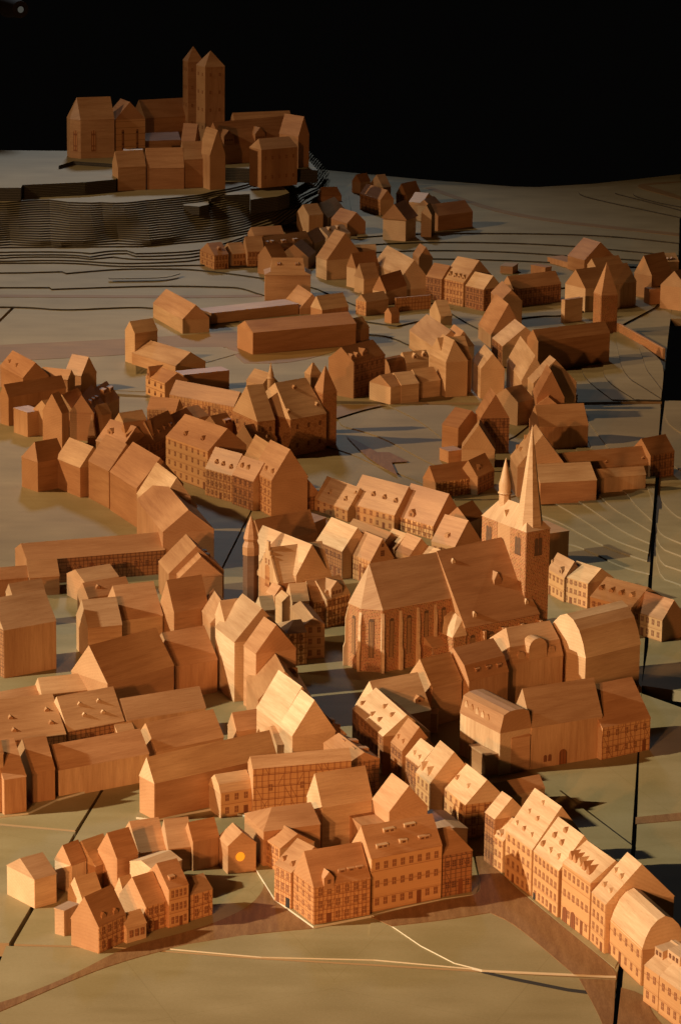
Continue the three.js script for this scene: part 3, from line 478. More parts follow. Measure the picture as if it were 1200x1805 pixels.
house('gatehouse', 'half-timbered gatehouse with a dark passage opening and two tiny dormers at front centre', 'model house', [-30, 1027, -53.3, 2.4], [28.6, 55.4, 38.7, 21.5], { f: 'D3x3', dm: [[-8.5, 0.185, 'g', 5, 5], [7.1, 0.166, 'g', 5, 5]], door: [9.2,11,11,24], tint: 4 });
house('gabled_house', 'courtyard wing with shaded roof and bright left hip behind the gatehouse', 'model house', [-55.9, 901.5, 22.1, 2.4], [62.8, 56, 38, 14.1], { hip: [20,0], tint: 2 });
house('gabled_house', 'large plain barn-roofed house closing the courtyard behind the front centre block', 'model house', [3.1, 857.5, 27.2, 2.4], [58.7, 35.9, 46, 31.3]);
house('gabled_house', 'gabled house with a bright left roof at the right end of the courtyard barn', 'model house', [66.1, 870.3, -66.0, 2.4], [42.1, 44.2, 46, 25.7]);
house('flat_roof_building', 'flat-topped cube building inside the courtyard of the front centre block', 'model building', [32.5, 876.1, -67.3, 2.4], [39.8, 30.7, 30, 0], { flat: 1 });
house('gabled_house', 'low light-roofed house between the tall three-storey house and the sloping street', 'model house', [111.1, 881, -66.7, 2.4], [57, 30, 30, 3]);
house('hipped_house', 'little hipped roof peeking above the tall three-storey house ridge', 'model house', [69, 866.6, 15.3, 2.4], [17, 26, 34, 8.6], { hip: [8,8] });
house('gabled_house', 'street house with six dormers and a big bright roof, left end of right-hand street row', 'model house', [213.2, 973.8, -66.0, 2.4], [58.4, 63, 50.4, 41.5], { f: 'P4x5', dm: [[-20.1, 0.191, 'g', 5, 5], [-3.5, 0.188, 'g', 5, 5], [13.8, 0.172, 'g', 5, 5], [-13.5, 0.516, 'g', 5, 5], [6.3, 0.494, 'g', 5, 5], [-1.8, 0.8, 'g', 5, 5]], tr: 3 });
house('gabled_house', 'street house with six dormers and a dark doorway, second in the right-hand street row', 'model house', [232.7, 1032.7, -67.2, 2.4], [56.6, 52.3, 50.7, 32.7], { f: 'P4x6', dm: [[-21.6, 0.195, 'g', 6, 6], [-4.1, 0.171, 'g', 6, 6], [13.9, 0.166, 'g', 6, 6], [-13.4, 0.526, 'g', 6, 6], [4.5, 0.482, 'g', 6, 6], [-2.8, 0.776, 'g', 6, 6]], door: [-23.2,7.6,8,17], tint: 4, tr: 3 });
house('gabled_house', 'street house with a saw-toothed row of five tall dormers and two arched doors', 'model house', [258.3, 1088.6, -66.1, 2.4], [58.8, 52, 60.4, 19.2], { f: 'P3x6', dm: [[-24.1, 0.201, 't', 6, 9], [-15.7, 0.199, 't', 6, 9], [-5.8, 0.193, 't', 6, 9], [4.3, 0.173, 't', 6, 9], [15.1, 0.147, 't', 6, 9]], arch: [[-20.9,8.4], [-4.1,8.9]], tr: 6 });
house('gabled_house', 'narrow street house with four dormers left of the barrel-roofed house', 'model house', [287, 1130.9, -70.5, 2.4], [33, 71.9, 51.5, 36.8], { f: 'P4x3', dm: [[-8.1, 0.208, 'g', 6, 5], [6.9, 0.198, 'g', 6, 5], [-10.5, 0.545, 'g', 6, 5], [4.5, 0.533, 'g', 6, 5]], tr: 3 });
house('barrel_roof_house', 'big house with rounded roof and large arched doorway near the right edge', 'model house', [295.1, 1180.2, -71.3, 0], [85.6, 44.2, 38.5, 29.7], { f: 'P2x6', prof: 'barrel', arch: [[-33.2,6.9]], tr: 3 });
house('gabled_house', 'bright corner house with a big box dormer cut by the right edge of the picture', 'model house', [318, 1263.4, -64.3, 0], [26.7, 56, 36.8, 20], { f: 'P2x2', dm: [[-6.8, 0.382, 's', 14, 12]], tr: 6 });
house('gabled_house', 'bright town house with arched door at the very bottom right corner', 'model house', [338.4, 1310.5, -65.3, 0], [70.2, 55.2, 37.5, 22], { f: 'P2x6', dm: [[-34.6, 0.489, 's', 22, 13]], tr: 3 });
house('half_timbered_house', 'small reddish gabled house in shade above the left end of the right-hand street row', 'model house', [175, 916.5, -65.4, 2.4], [22, 38.2, 53.2, 20], { f: 'K3x3', tint: 4, tr: 3 });
house('gabled_house', 'low narrow house with a triangular wall dormer beside the big six-dormer roof', 'model house', [181.7, 933.6, -63.8, 2.4], [21.2, 35, 35.3, 18.1], { f: 'P3x2', dm: [[-2, 0.101, 'W', 9, 6]], tr: 6 });
house('long_house', 'long bright-roofed house with five dormers and a dark doorway below the church', 'model house', [60, 595.1, -70.6, 0], [101.4, 55.7, 46, 22.4], { f: 'K3x8', dm: [[-42.9, 0.251, 'g', 5, 5], [-6.3, 0.211, 'g', 5, 5], [15.7, 0.232, 'g', 5, 5], [0.2, 0.651, 'g', 5, 5], [27.2, 0.605, 'g', 5, 5]], door: [16.2,15.8,9,20], tint: 4, tr: 3 });
house('gabled_house', 'broad brown-roofed wing behind the long bright five-dormer house', 'model house', [63.7, 511, 32.9, 0], [65.9, 58.2, 33, 37.1], { dm: [[21.2, 0.229, 'g', 12, 8]], tr: 3 });
house('flat_roof_building', 'plain box building at the right end of the broad brown-roofed wing', 'model building', [105.9, 495.3, -5.8, 0], [20.1, 18.7, 22.6, 0], { flat: 1 });
house('gabled_house', 'house with two dormers and a dark right gable, just below the long five-dormer house', 'model house', [83.5, 684.7, -69.3, 0], [32.8, 39.7, 48, 25.8], { f: 'K3x3', dm: [[-9.5, 0.213, 'g', 5, 5], [5.8, 0.195, 'g', 5, 5]], tint: 2 });
house('gabled_house', 'narrow pale house with two small dormers in the middle of the sloping street', 'model house', [97.5, 733.3, -66.7, 2.4], [34.5, 35, 46, 18.7], { f: 'K3x3', dm: [[-7.2, 0.224, 'g', 5, 5], [6.4, 0.197, 'g', 5, 5]], tint: 3, tr: 3 });
house('gabled_house', 'narrow house with two tall pointed dormers left of the house with timbered gable', 'model house', [117.6, 772.1, -69.6, 2.4], [39.6, 54.6, 42, 32.8], { f: 'P3x3', dm: [[-12.4, 0.106, 't', 6, 10], [4.4, 0.103, 't', 6, 10]], tr: 6 });
house('half_timbered_house', 'house with three dormers and a fully timber-framed right gable in the sloping street', 'model house', [141.7, 796.6, -68.1, 0], [87.8, 48.4, 38.2, 24.9], { f: 'P3x6', r: 'T3x3', dm: [[-32.7, 0.368, 'g', 5, 5], [-4.6, 0.409, 'g', 5, 5], [23.7, 0.411, 'g', 5, 5]], tr: 3 });
house('gabled_house', 'low building with curved brown roof behind the house with timbered gable', 'model house', [190.3, 765.9, 30.6, 0], [65.7, 24, 26, 12.4]);
house('large_house', 'large plain barn-like house with a small arched door on the right side', 'model house', [247.7, 585.9, 28.1, 0], [93.6, 42.9, 50.3, 39.2], { arch: [[-4.3,9.3]], win: [[-27.7,10.4], [-21.7,10.5]] });
house('half_timbered_house', 'house with half-timbered right part at the right end of the large plain barn-like house', 'model house', [307.5, 541.3, 32.9, 0], [69.1, 74.5, 38.8, 38.6], { f: 'T2x5' });
house('annex', 'small tower-like annex in front of the large plain house on the right', 'model annex', [200.4, 625.8, 26.5, 0], [24.3, 20, 41.3, 6.2]);
house('mansard_house', 'pale mansard house with five dormers in a row on its steep left roof', 'model house', [177.5, 602.1, -58.7, 0], [81.1, 42, 52, 22], { prof: 'mansard', dm: [[-31.3, 0.077, 'g', 6, 8], [-19.8, 0.065, 'g', 6, 8], [-8.5, 0.059, 'g', 6, 8], [2.7, 0.052, 'g', 6, 8], [13.2, 0.043, 'g', 6, 8]], tint: 6 });
house('shed', 'low flat dark shed in the yard left of the small tower-like annex', 'model shed', [164.5, 630.9, -63.3, 0], [38.5, 18.4, 24, 0], { flat: 1, tint: 4 });
house('gabled_house', 'plain house with bright left gable and brown roof left of the three-dormer mansard house', 'model house', [112.7, 449.7, 40.3, 0], [47.1, 44.8, 48, 29.1]);
house('mansard_house', 'mansard house with three small dormers below the church nave', 'model house', [158.8, 413.3, 40.4, 0], [63.3, 56, 48, 33.4], { prof: 'gambrel', dm: [[-14.5, 0.109, 's', 7, 7], [2.9, 0.099, 's', 7, 7], [19.7, 0.087, 's', 7, 7]] });
house('mansard_house', 'mansard house with a large barrel dormer between two arched dormers', 'model house', [219.9, 348.7, 30.6, 0], [78.3, 62, 50, 34.7], { hip: [16,0], prof: 'gambrel', dm: [[2.6, 0.004, 'b', 26, 26], [-19.8, 0.054, 'b', 9, 9], [24.1, 0.065, 'b', 9, 9]] });
house('gambrel_hall', 'big dark gambrel-roofed hall with a curved bright left end', 'model hall', [308.6, 312.9, 39.9, 0], [92.1, 69, 52, 45.8], { prof: 'barrel', tint: 1, tr: 3 });
house('gabled_house', 'white-fronted three-storey house right of the church tower', 'model house', [328.6, -36.8, -49.6, 0], [45.8, 46.7, 35.1, 16.4], { f: 'P3x5', tr: 6 });
house('gabled_house', 'long house with four roof dormers behind the dark gambrel hall', 'model house', [371.1, 58.6, -43.2, 0], [67.7, 66.3, 36, 20.1], { f: 'P2x7', dm: [[-27.8, 0.381, 'g', 6, 6], [-10.8, 0.389, 'g', 6, 6], [4.6, 0.387, 'g', 6, 6], [20.9, 0.412, 'g', 6, 6]], tint: 4, tr: 3 });
house('gabled_house', 'plain-roofed house with engraved windows at the right end beyond the gambrel hall', 'model house', [408.1, 106.3, -50.4, 0], [52.6, 38.4, 29.9, 22.7], { f: 'P2x5' });
house('gabled_house', 'house with a gable dormer hidden half behind the church tower on its right', 'model house', [299.7, -60, -64.9, 0], [46.2, 28.4, 34, 21.1], { f: 'P2x4', dm: [[9.1, 0.112, 'W', 9, 9], [-22.3, 0.374, 'g', 4, 5]] });
house('large_house', 'large plain block with a wide roof at the left picture edge', 'model house', [-391.8, 278.3, 34.7, 0], [72.9, 57.8, 61.7, 32.3], { l: 'K4x3' });
house('gabled_house', 'brown-roofed house with bright narrow gable just behind the large left block', 'model house', [-401.2, 101.4, 34.8, 0], [47.1, 18, 46, 13]);
house('timbered_barn', 'long dark barn with timber-framed front wall at left', 'model barn', [-337.9, -141.8, 20.1, 0], [191.4, 66.3, 34, 15.9], { f: 'K1x12', tint: 2 });
house('gabled_house', 'lean-to roofed house against the left end of the long timber-fronted barn', 'model house', [-394.4, -49.7, 16.2, 0], [40.4, 36, 26, 18.6]);
house('gabled_house', 'dark house cut by the left edge in front of the long timber-fronted barn', 'model house', [-436, -32.4, 20.2, 0], [47, 19.5, 26, 13.2], { tint: 2 });
house('gabled_house', 'low house with a bright gable in front of the right half of the timber-fronted barn', 'model house', [-325.6, -30.6, 34.3, 0], [51.7, 48, 30, 11.4]);
house('gabled_house', 'brown house with one small dormer behind the twin block with the light gable', 'model house', [-303.1, 65.3, 32.1, 0], [62.3, 30.5, 36, 15.8], { dm: [[-12.8, 0.458, 'g', 6, 5]] });
house('gabled_house', 'square house with light roof and visible front wall, left of the overhanging roof house', 'model house', [-298, 217.9, 20.4, 0], [43.8, 54.5, 44, 28.2]);
house('gabled_house', 'house with a broad overhanging roof and bright left gable, left of centre', 'model house', [-258.7, 170.3, 25.7, 0], [54.5, 63.6, 42, 36]);
house('large_house', 'huge plain house with bright striped left gable and partly shaded wall', 'model house', [-254.1, 424.1, 45.1, 0], [103.9, 65, 48, 39.1], { tint: 4 });
house('gabled_house', 'dark plain house with cracked roof behind the huge plain gabled house', 'model house', [-186.8, 353.2, 33.0, 0], [58.2, 65, 41.6, 33.7], { tint: 2 });
house('gabled_house', 'tall dark-roofed house with a bright narrow left gable left of centre', 'model house', [-194.4, 176.2, 32.3, 0], [49.7, 36.4, 52, 36.4], { tint: 4 });
house('gabled_house', 'cross wing with a bright left-facing roof joined to the tall dark-roofed house', 'model house', [-149.6, 194.3, -76.6, 0], [80.6, 38.5, 48, 19.9], { tint: 2 });
house('tall_house', 'tallest pale corner house with a plain bright left wall, left of the market square', 'model house', [-104, 357.7, -67.6, 0], [65.9, 69.6, 74.8, 38.3], { tint: 3 });
house('gabled_house', 'upper wing with a front-facing roof on the tallest pale corner house', 'model house', [-131.4, 331.2, 28.1, 0], [27.1, 25.4, 86, 20.8], { tint: 6 });
house('gabled_house', 'gabled house with bright left roof and broad brown right gable near the square', 'model house', [-81, 416.1, -64.7, 0], [35.5, 52, 74.2, 32.2]);
house('row_house', 'house with two-part tan roof below the broad brown gable near the square', 'model house', [-69.4, 461.2, -79.4, 0], [85.9, 62.8, 39, 33], { dmb: [[0.55, 0.3, 'W', 9, 12]] });
house('row_house', 'row house with the largest bright roof of the diagonal row at centre', 'model house', [-54.1, 587.8, -65.4, 0], [65.3, 54, 50, 41.4], { tint: 6, tr: 3 });
house('row_house', 'row house with brightest golden roof right of the largest roof of the diagonal row', 'model house', [-33.6, 638.5, -67.9, 0], [40.2, 51.7, 50, 38.9], { tint: 6, tr: 3 });
house('row_house', 'small row house with pale left roof and dark gable in the diagonal row', 'model house', [-11.4, 609, -70.3, 0], [42.2, 31, 38, 16], { dmb: [[0.3, 0.3, 's', 8, 6], [0.7, 0.3, 's', 8, 6]], tint: 3 });
house('half_timbered_house', 'last row house of the diagonal row with a timbered dark gable', 'model house', [15.5, 692, -66.2, 2.4], [69.9, 36.9, 40, 9.6], { r: 'K2x3', dmb: [[0.3, 0.3, 's', 8, 6], [0.7, 0.3, 's', 8, 6]], tint: 2 });
house('gabled_house', 'small brown-roofed back building between two long roofs at centre', 'model house', [-50, 611.9, 15.0, 0], [51.2, 56.7, 32, 12.8]);
house('timbered_hall', 'long timber-framed hall with grey roof and tall engraved windows', 'model hall', [-40.3, 758, 16.8, 2.4], [110.1, 20.5, 50.4, 10.6], { f: 'T1x3' });
house('gabled_house', 'small stepped baroque house with bell-shaped roof left of the long timber-framed hall', 'model house', [-114.2, 773.3, 27.0, 0], [37.3, 30, 28.9, 16], { f: 'P2x3', prof: 'gambrel' });
house('barn', 'long barn with bright striped left gable in front of the small stepped house', 'model barn', [-138.6, 750.6, 36.3, 2.4], [158.9, 29.4, 42, 24.7]);
house('long_block', 'long low plain block with wide front wall at lower left', 'model building', [-265.9, 692.6, 32.0, 0], [111.2, 43, 32.7, 22.3]);
house('barn', 'low rounded barn behind the long low plain block', 'model barn', [-177.2, 617, 35.4, 2.4], [89, 45.6, 26, 26.3]);
house('barn', 'low light-roofed barn in front of the huge plain gabled house', 'model barn', [-204.1, 529.6, 29.6, 2.4], [100.9, 34, 30, 21.1]);
house('gabled_house', 'house with a two-by-two grid of tiny dormers at left', 'model house', [-286.9, 568.3, 33.0, 2.4], [72.2, 52.9, 30, 33.6], { f: 'K1x6', dm: [[-11.7, 0.636, 'g', 5, 4], [12.5, 0.628, 'g', 5, 4], [-10.4, 0.321, 'g', 5, 4], [13.3, 0.302, 'g', 5, 4]], tr: 6 });
house('gabled_house', 'dark-roofed house with four small dormers cut by the left picture edge', 'model house', [-365.8, 590.2, 22.7, 2.4], [91.3, 100.9, 30, 32], { f: 'K1x6', dm: [[-10.8, 0.496, 'g', 5, 4], [32.9, 0.58, 'g', 5, 4], [-11.6, 0.191, 'g', 5, 4], [33, 0.266, 'g', 5, 4]], tint: 4 });
house('gabled_house', 'reddish brown house with a bright left gable behind the two-by-two dormer house', 'model house', [-321.7, 453.4, 22.1, 0], [61.7, 30.5, 32, 15.8], { tint: 2 });
house('gabled_house', 'brown roof behind the four-dormer house at the left edge', 'model house', [-378.1, 473.4, 33.4, 0], [59.7, 24.2, 28, 8.3]);
house('narrow_house', 'narrow shed-roofed house with a light front at the left edge above the bare board', 'model house', [-359.9, 763.2, 28.1, 2.4], [25.8, 70.3, 40.2, 32.8]);
house('narrow_house', 'narrow brown house with a dark left gable left of the long low plain block', 'model house', [-329.1, 730.6, 25.9, 2.4], [26.9, 56.5, 34.9, 29.3], { tint: 4 });
house('narrow_house', 'slim wall-like house cut by the left edge above the bare board', 'model house', [-368.6, 787.8, 29.8, 2.4], [20.7, 14.8, 66, 12.7]);
house('shed', 'small flat brown outbuilding left of the small back building at centre', 'model shed', [-105.8, 552.9, 27.7, 0], [32.3, 24.2, 22, 18.5]);
house('hut', 'tiny bright hut gable peeping over the long low plain block', 'model hut', [-244.1, 572.6, 34.4, 2.4], [22.2, 16.5, 20, 8.5]);
house('town_hall_wing', 'town hall wing with a stepped bright gable and large arched window', 'model town hall', [-57.8, 22.4, 27.8, 0], [77, 57.4, 50, 40.6], { step: -1 });
house('town_hall', 'town hall main block with a bright left roof beside the turret', 'model town hall', [-69.2, -4.5, -54.1, 0], [112.5, 49, 58, 37.7]);
house('long_house', 'long dark-roofed building behind the town hall', 'model house', [-79.3, -201.2, 38.6, 0], [94.8, 34, 42, 28.2], { tint: 4 });
house('gabled_house', 'small dark house between the long dark roof and bright ridge roofs behind town hall', 'model house', [-51.6, -288.9, 58.6, 0], [40.3, 50, 42, 3], { tint: 2 });
house('gabled_house', 'largest bright-roofed house in the row between the town hall and the church', 'model house', [5.6, -166.5, -56.4, 0], [63.9, 48.7, 40, 29.6], { f: 'K2x6', tint: 3 });
house('half_timbered_house', 'golden-roofed house with a brown right gable and two small gable windows beside the church', 'model house', [41.6, -132.5, -56.4, 0], [55.2, 37.9, 34, 29.3], { f: 'T1x8', gwin: 1 });
house('row_house', 'grey-roofed row house in partial shade behind the golden-roofed house', 'model house', [44.1, -218.2, -54.0, 0], [87.8, 36.4, 34, 17.8], { tint: 4 });
house('row_house', 'small row house left of the pair of pale roofs behind the church choir', 'model house', [81.4, -195.1, -55.6, 0], [33.1, 40.3, 32, 18.7], { tint: 6 });
house('row_house', 'small pale-roofed row house right of its twin behind the church choir ridge', 'model house', [100.3, -168.4, -56.3, 0], [34.7, 38.3, 30, 22.1], { tint: 3 });
house('row_house', 'palest low roof touching the church choir ridge from behind', 'model house', [124, -154.4, -51.5, 0], [40, 30, 26, 14.3], { tint: 6 });
house('gabled_house', 'plain brown-roofed house at the left of the half-timbered group facing the choir', 'model house', [-53.7, 96, 18.2, 0], [22.8, 28.8, 40, 19.8]);
house('half_timbered_house', 'half-timbered house with a bright steep roof facing the church choir', 'model house', [-34.8, 82.3, 34.5, 0], [19.3, 36, 36, 24.3], { f: 'O3x3' });
house('half_timbered_house', 'half-timbered house with a big gabled wall dormer facing the church choir', 'model house', [-15.4, 67.6, 44.6, 0], [42.2, 40.5, 38.3, 21], { f: 'O3x5', dm: [[-3, 0.055, 'W', 20, 20], [-15, 0.298, 'g', 5, 4]] });
house('gabled_house', 'small house with a light roof below the town hall gable', 'model house', [-80.9, 68.4, -57.6, 0], [20.7, 18.5, 38, 11.6]);
house('gabled_house', 'small house with an orange-lit roof next below the town hall gable', 'model house', [-69.2, 94.5, -68.5, 0], [25.3, 18.4, 38, 8.2]);
house('gabled_house', 'house with half-hipped roof and engraved gable front on the square', 'model house', [-39.6, 188.5, -76.1, 0], [78.8, 26, 44.3, 7.7], { r: 'P3x2', hip: [0,6] });
house('half_timbered_house', 'hip-roofed narrow house with two-tier timber front on the square', 'model house', [-59.9, 233.1, 20.3, 0], [27, 46, 41.6, 10], { f: 'O3x2', hip: [18,0] });
house('gabled_house', 'shaded tan roof behind the tallest pale corner house', 'model house', [-90.4, 257.1, 18.4, 0], [17.3, 27, 76, 14], { tint: 6 });
house('long_house', 'long barn-like house with shadow-striped roof at the left edge', 'model house', [-501.3, -1034.9, 40.6, 0], [113.6, 24.7, 48.3, 18.4]);
house('gabled_house', 'dark house with two roof dormers behind the long shadow-striped house', 'model house', [-535.3, -1233.4, -63.0, 0], [105.7, 46.5, 38, 24.1], { dm: [[-32.3, 0.309, 'g', 6, 6], [0, 0.318, 'g', 6, 6]], tint: 2 });
house('narrow_house', 'tall narrow house with orange left roof at upper left', 'model house', [-442.8, -1260, -36.4, 0], [37.1, 39.6, 30, 29.2]);
house('gabled_house', 'dark low building between the tall narrow house and the dormered dark house', 'model house', [-478.4, -1216.8, -22.6, 0], [53.5, 27, 32, 14], { tint: 2 });
house('flat_roof_building', 'flat-topped orange block left of the broad steep gable', 'model building', [-500.5, -939.9, -50.7, 0], [40.1, 28.3, 39.1, 0], { flat: 1 });
house('gable_front_house', 'broad orange gable front with an engraved right wall at the left', 'model house', [-460.9, -939, -133.6, 0], [44, 71.8, 28.9, 29.6], { b: 'P3x3' });
house('gabled_house', 'taller steep-roofed house just behind the broad orange gable', 'model house', [-448, -853.3, 59.2, 0], [18.8, 37.7, 58, 29.4]);
house('gabled_house', 'house with plain roof and engraved front right of the steep orange gables', 'model house', [-433.8, -947.1, 66.5, 0], [53.4, 45.2, 40.8, 28.1], { f: 'P3x5' });
house('gabled_house', 'house with three projecting dormers left of the one with two glazed dormers', 'model house', [-406.1, -933.8, 82.9, 0], [76.8, 39, 46, 28.6], { f: 'K3x4', dm: [[-20.1, 0.358, 's', 7, 8], [1.2, 0.319, 's', 7, 8], [20.3, 0.273, 's', 7, 8]] });
house('gabled_house', 'house with two big glazed box dormers at the end of the upper left row', 'model house', [-392.5, -1004.5, 73.7, 0], [73.3, 44.2, 40, 25.3], { dm: [[0.6, 0.496, 's', 14, 10], [27.6, 0.421, 's', 14, 10]] });
house('gabled_house', 'small orange-fronted house below the glazed dormer house', 'model house', [-380.7, -914.4, 44.0, 0], [19.6, 26, 42, 14.4]);
house('gabled_house', 'light double roof in the middle of the left quarter', 'model house', [-330.7, -854.9, 36.0, 0], [42.7, 25, 46, 12.9], { tint: 6 });
house('gabled_house', 'corner roof with a boxed dormer facing left, beside the small spire', 'model house', [-333.6, -731.3, -48.0, 0], [64.1, 57, 40, 29.5], { dm: [[-12.5, 0.407, 'g', 12, 9]] });
house('half_timbered_house', 'corner house with a large timbered dormer on its dark front roof', 'model house', [-312.4, -724.8, 27.2, 0], [44.8, 35.4, 42, 31.7], { f: 'K2x5', dm: [[-12.4, 0.222, 'W', 24, 16]], tint: 2 });
house('row_house', 'dark row roof with four slanted dormers right of the large timbered dormer', 'model house', [-285.1, -764.2, 67.3, 0], [82.3, 36, 42, 31.5], { f: 'K2x5', dm: [[-35.2, 0.228, 's', 7, 8], [-14.3, 0.259, 's', 7, 8], [6.7, 0.29, 's', 7, 8], [26.9, 0.295, 's', 7, 8]], tint: 4 });
house('row_house', 'dark roof behind the four-storey house with two dormers', 'model house', [-261.6, -848.7, 66.8, 0], [83.3, 32.5, 42, 16.8], { tint: 2 });
house('town_house', 'four-storey engraved house with two dormers and a bright roof facing the market street', 'model house', [-203.8, -658.7, -53.2, 0], [112.8, 70, 61.1, 30.1], { f: 'P4x7', dm: [[-18.7, 0.238, 'g', 7, 7], [24.6, 0.282, 'g', 7, 7]] });
house('half_timbered_house', 'row house with three dormers right of the four-storey engraved house', 'model house', [-166, -561.9, -45.3, 0], [59, 40.5, 41, 29.3], { f: 'T3x6', dm: [[-12.2, 0.299, 'g', 7, 7], [2.2, 0.283, 'g', 7, 7], [19.9, 0.253, 'g', 7, 7]] });
house('row_house', 'narrow row house with two dormers left of the big market row gable', 'model house', [-127.8, -510.3, -51.0, 0], [50.5, 39.6, 44.9, 25.4], { f: 'K3x4', dm: [[-15.2, 0.444, 'g', 6, 7], [-0.8, 0.443, 'g', 6, 7]] });
house('tall_house', 'tall market row house with three eave dormers and a big right gable', 'model house', [-88.8, -490.4, -62.5, 0], [64, 58.8, 54.4, 43.4], { f: 'T4x5', dm: [[-19.7, 0.158, 'g', 6, 7], [1, 0.164, 'g', 6, 7], [22.1, 0.174, 'g', 6, 7]] });
house('gabled_house', 'plain back roof just behind the tall market row house', 'model house', [-115.6, -566.1, -67.9, 0], [63.5, 41.9, 50, 36.8]);
house('half_timbered_house', 'half-timbered house with three dormers at the right end of the market row', 'model house', [-64.6, -504.9, -58.7, 0], [49.3, 54.2, 20.9, 31], { f: 'T3x4', r: 'K2x4', dm: [[-16.1, 0.25, 'g', 6, 7], [0.9, 0.258, 'g', 6, 7], [18.1, 0.26, 'g', 6, 7]] });
house('gabled_house', 'two-dormer house with a plain roof at the left end of the middle row', 'model house', [4, -469.9, -53.6, 0], [80.7, 43.8, 17.8, 30.3], { f: 'P2x5', dm: [[-16.2, 0.337, 'g', 7, 7], [23.8, 0.306, 'g', 7, 7]] });
house('town_house', 'house with three dormers and a curved gable dormer in the middle row', 'model house', [64.1, -429.7, -44.7, 0], [92.6, 57, 24.1, 37.5], { f: 'P2x7', dm: [[-8.8, 0.402, 'g', 7, 7], [13.5, 0.401, 'g', 7, 7], [36.3, 0.381, 'g', 7, 7], [-35.3, 0.121, 'W', 9, 15]] });
house('half_timbered_house', 'bright house with a dark-gabled wall dormer in the middle row', 'model house', [127, -382.8, -47.2, 0], [77.4, 60.4, 20.4, 42.2], { f: 'O2x7', dm: [[-9.1, 0.098, 'W', 11, 10]], tint: 4 });
house('gabled_house', 'small bright-roofed house with one box dormer left of the church tower', 'model house', [161, -257.5, -44.3, 0], [43.8, 53.5, 21.2, 33.2], { f: 'P1x4', dm: [[0.2, 0.224, 's', 6, 8]] });
house('hipped_house', 'orange corner house with a hipped left end at the bend of the left row', 'model house', [-444.2, -603.3, 40.7, 0], [49.9, 42, 46, 25.5], { hip: [10,0] });
house('gabled_house', 'tan house with dark eave line at the bend of the left row', 'model house', [-385.6, -583.7, -54.3, 0], [68.8, 46.2, 46, 28.6], { tint: 2 });
house('row_house', 'large plain house with shaded lower wall, left of the black joint in curved left row', 'model house', [-329.4, -525.8, -60.0, 0], [69.2, 58.2, 57, 37], { tint: 4 });
house('row_house', 'largest plain-roofed house of the curved left row, right of the black joint', 'model house', [-280.2, -441.9, -64.6, 0], [105.3, 72.1, 58, 41.2]);
house('row_house', 'narrow pale-roofed house hidden between two large roofs of the curved left row', 'model house', [-244.1, -319, -68.8, 0], [91.7, 59.2, 58, 43.2], { tint: 3 });
house('row_house', 'last house of the curved left row with dark broad right gable', 'model house', [-228.7, -241.5, -74.9, 0], [177.7, 71.3, 58, 29.2], { dmb: [[0.6, 0.3, 'W', 8, 12]], tint: 2 });
house('row_house', 'steep-roofed house with dark dormered right side near the street bend', 'model house', [-196.1, -38.7, -74.4, 0], [61.3, 74.6, 42, 35.5], { dmb: [[0.3, 0.4, 's', 8, 6], [0.6, 0.4, 's', 8, 6]], tint: 4 });
house('row_house', 'gabled house with a brick-orange left roof in the street above the tall dark-roofed house', 'model house', [-185.3, -7.9, -76.1, 0], [39.3, 57.2, 42, 26.9], { tint: 2 });
house('half_timbered_house', 'leftmost half-timbered house with one dormer in the far row under the castle hill', 'model house', [-262.6, -2359.4, 29.2, 9], [31.5, 65.5, 29.8, 19.8], { f: 'T2x4', l: 'T2x3', dm: [[2.1, 0.353, 'g', 9, 7]] });
house('gabled_house', 'second house from the left in the far row under the castle hill', 'model house', [-222.5, -2379.3, 26.8, 12], [31, 49.2, 25, 18.4], { f: 'P2x4' });
house('half_timbered_house', 'third house from the left in the far row under the castle hill', 'model house', [-184.2, -2376.4, 14.0, 12], [35.1, 49.6, 30.7, 26.6], { f: 'T2x4' });
house('gabled_house', 'long far row roof with four little lit dormers', 'model house', [-127.1, -2426.2, 44.5, 9], [133.9, 42.5, 34, 22], { dm: [[-49.3, 0.431, 's', 8, 7], [-36.5, 0.426, 's', 8, 7], [-6.7, 0.342, 's', 12, 7], [25.3, 0.304, 's', 12, 7]] });
house('gabled_house', 'low building behind the far row at the foot of the castle hill', 'model house', [-164, -2590.2, 23.6, 12], [67.3, 37.5, 26, 14.8]);
house('gabled_house', 'small gabled house in front of the long far row roof, left one', 'model house', [-143.2, -2291, 42.9, 9], [39.7, 44, 36, 22.8]);
house('gabled_house', 'small front-gabled house with a shaded right roof before the long far row', 'model house', [-94.2, -2383.5, 77.2, 9], [66.9, 61.2, 24.5, 24.7], { tint: 4 });
house('villa', 'yellow mansard villa with two dormers standing alone in the middle distance', 'model villa', [-108.7, -2071.8, 2.3, 3], [88.2, 56, 50.4, 29.2], { hip: [4,4], skirt: [10,5] });
house('barn', 'barn with bright left roof and dark gable in front of the yellow villa', 'model barn', [-72.8, -1962.7, -72.8, 3], [95.4, 47.5, 12.3, 26.5], { tint: 4 });
house('flat_roof_building', 'long low flat-roofed shed in the middle distance, left of the yellow villa', 'model building', [-178, -1883.9, 32.3, 3], [190.6, 49.9, 19.1, 0], { flat: 1 });
house('barn', 'barn with lit left roof at the left end of the long low flat-roofed shed', 'model barn', [-301.9, -1817.2, -67.3, 0], [163.6, 52.7, 27.2, 25.4]);
house('long_barn', 'very long reddish barn in the middle distance', 'model barn', [-83.1, -1633.9, 27.3, 0], [207.4, 64.8, 40.5, 15.6], { tint: 2 });
house('annex', 'small extension at the right end of the very long reddish barn', 'model annex', [23.5, -1705.8, 49.2, 0], [35.1, 35, 22.2, 18.1], { tint: 4 });
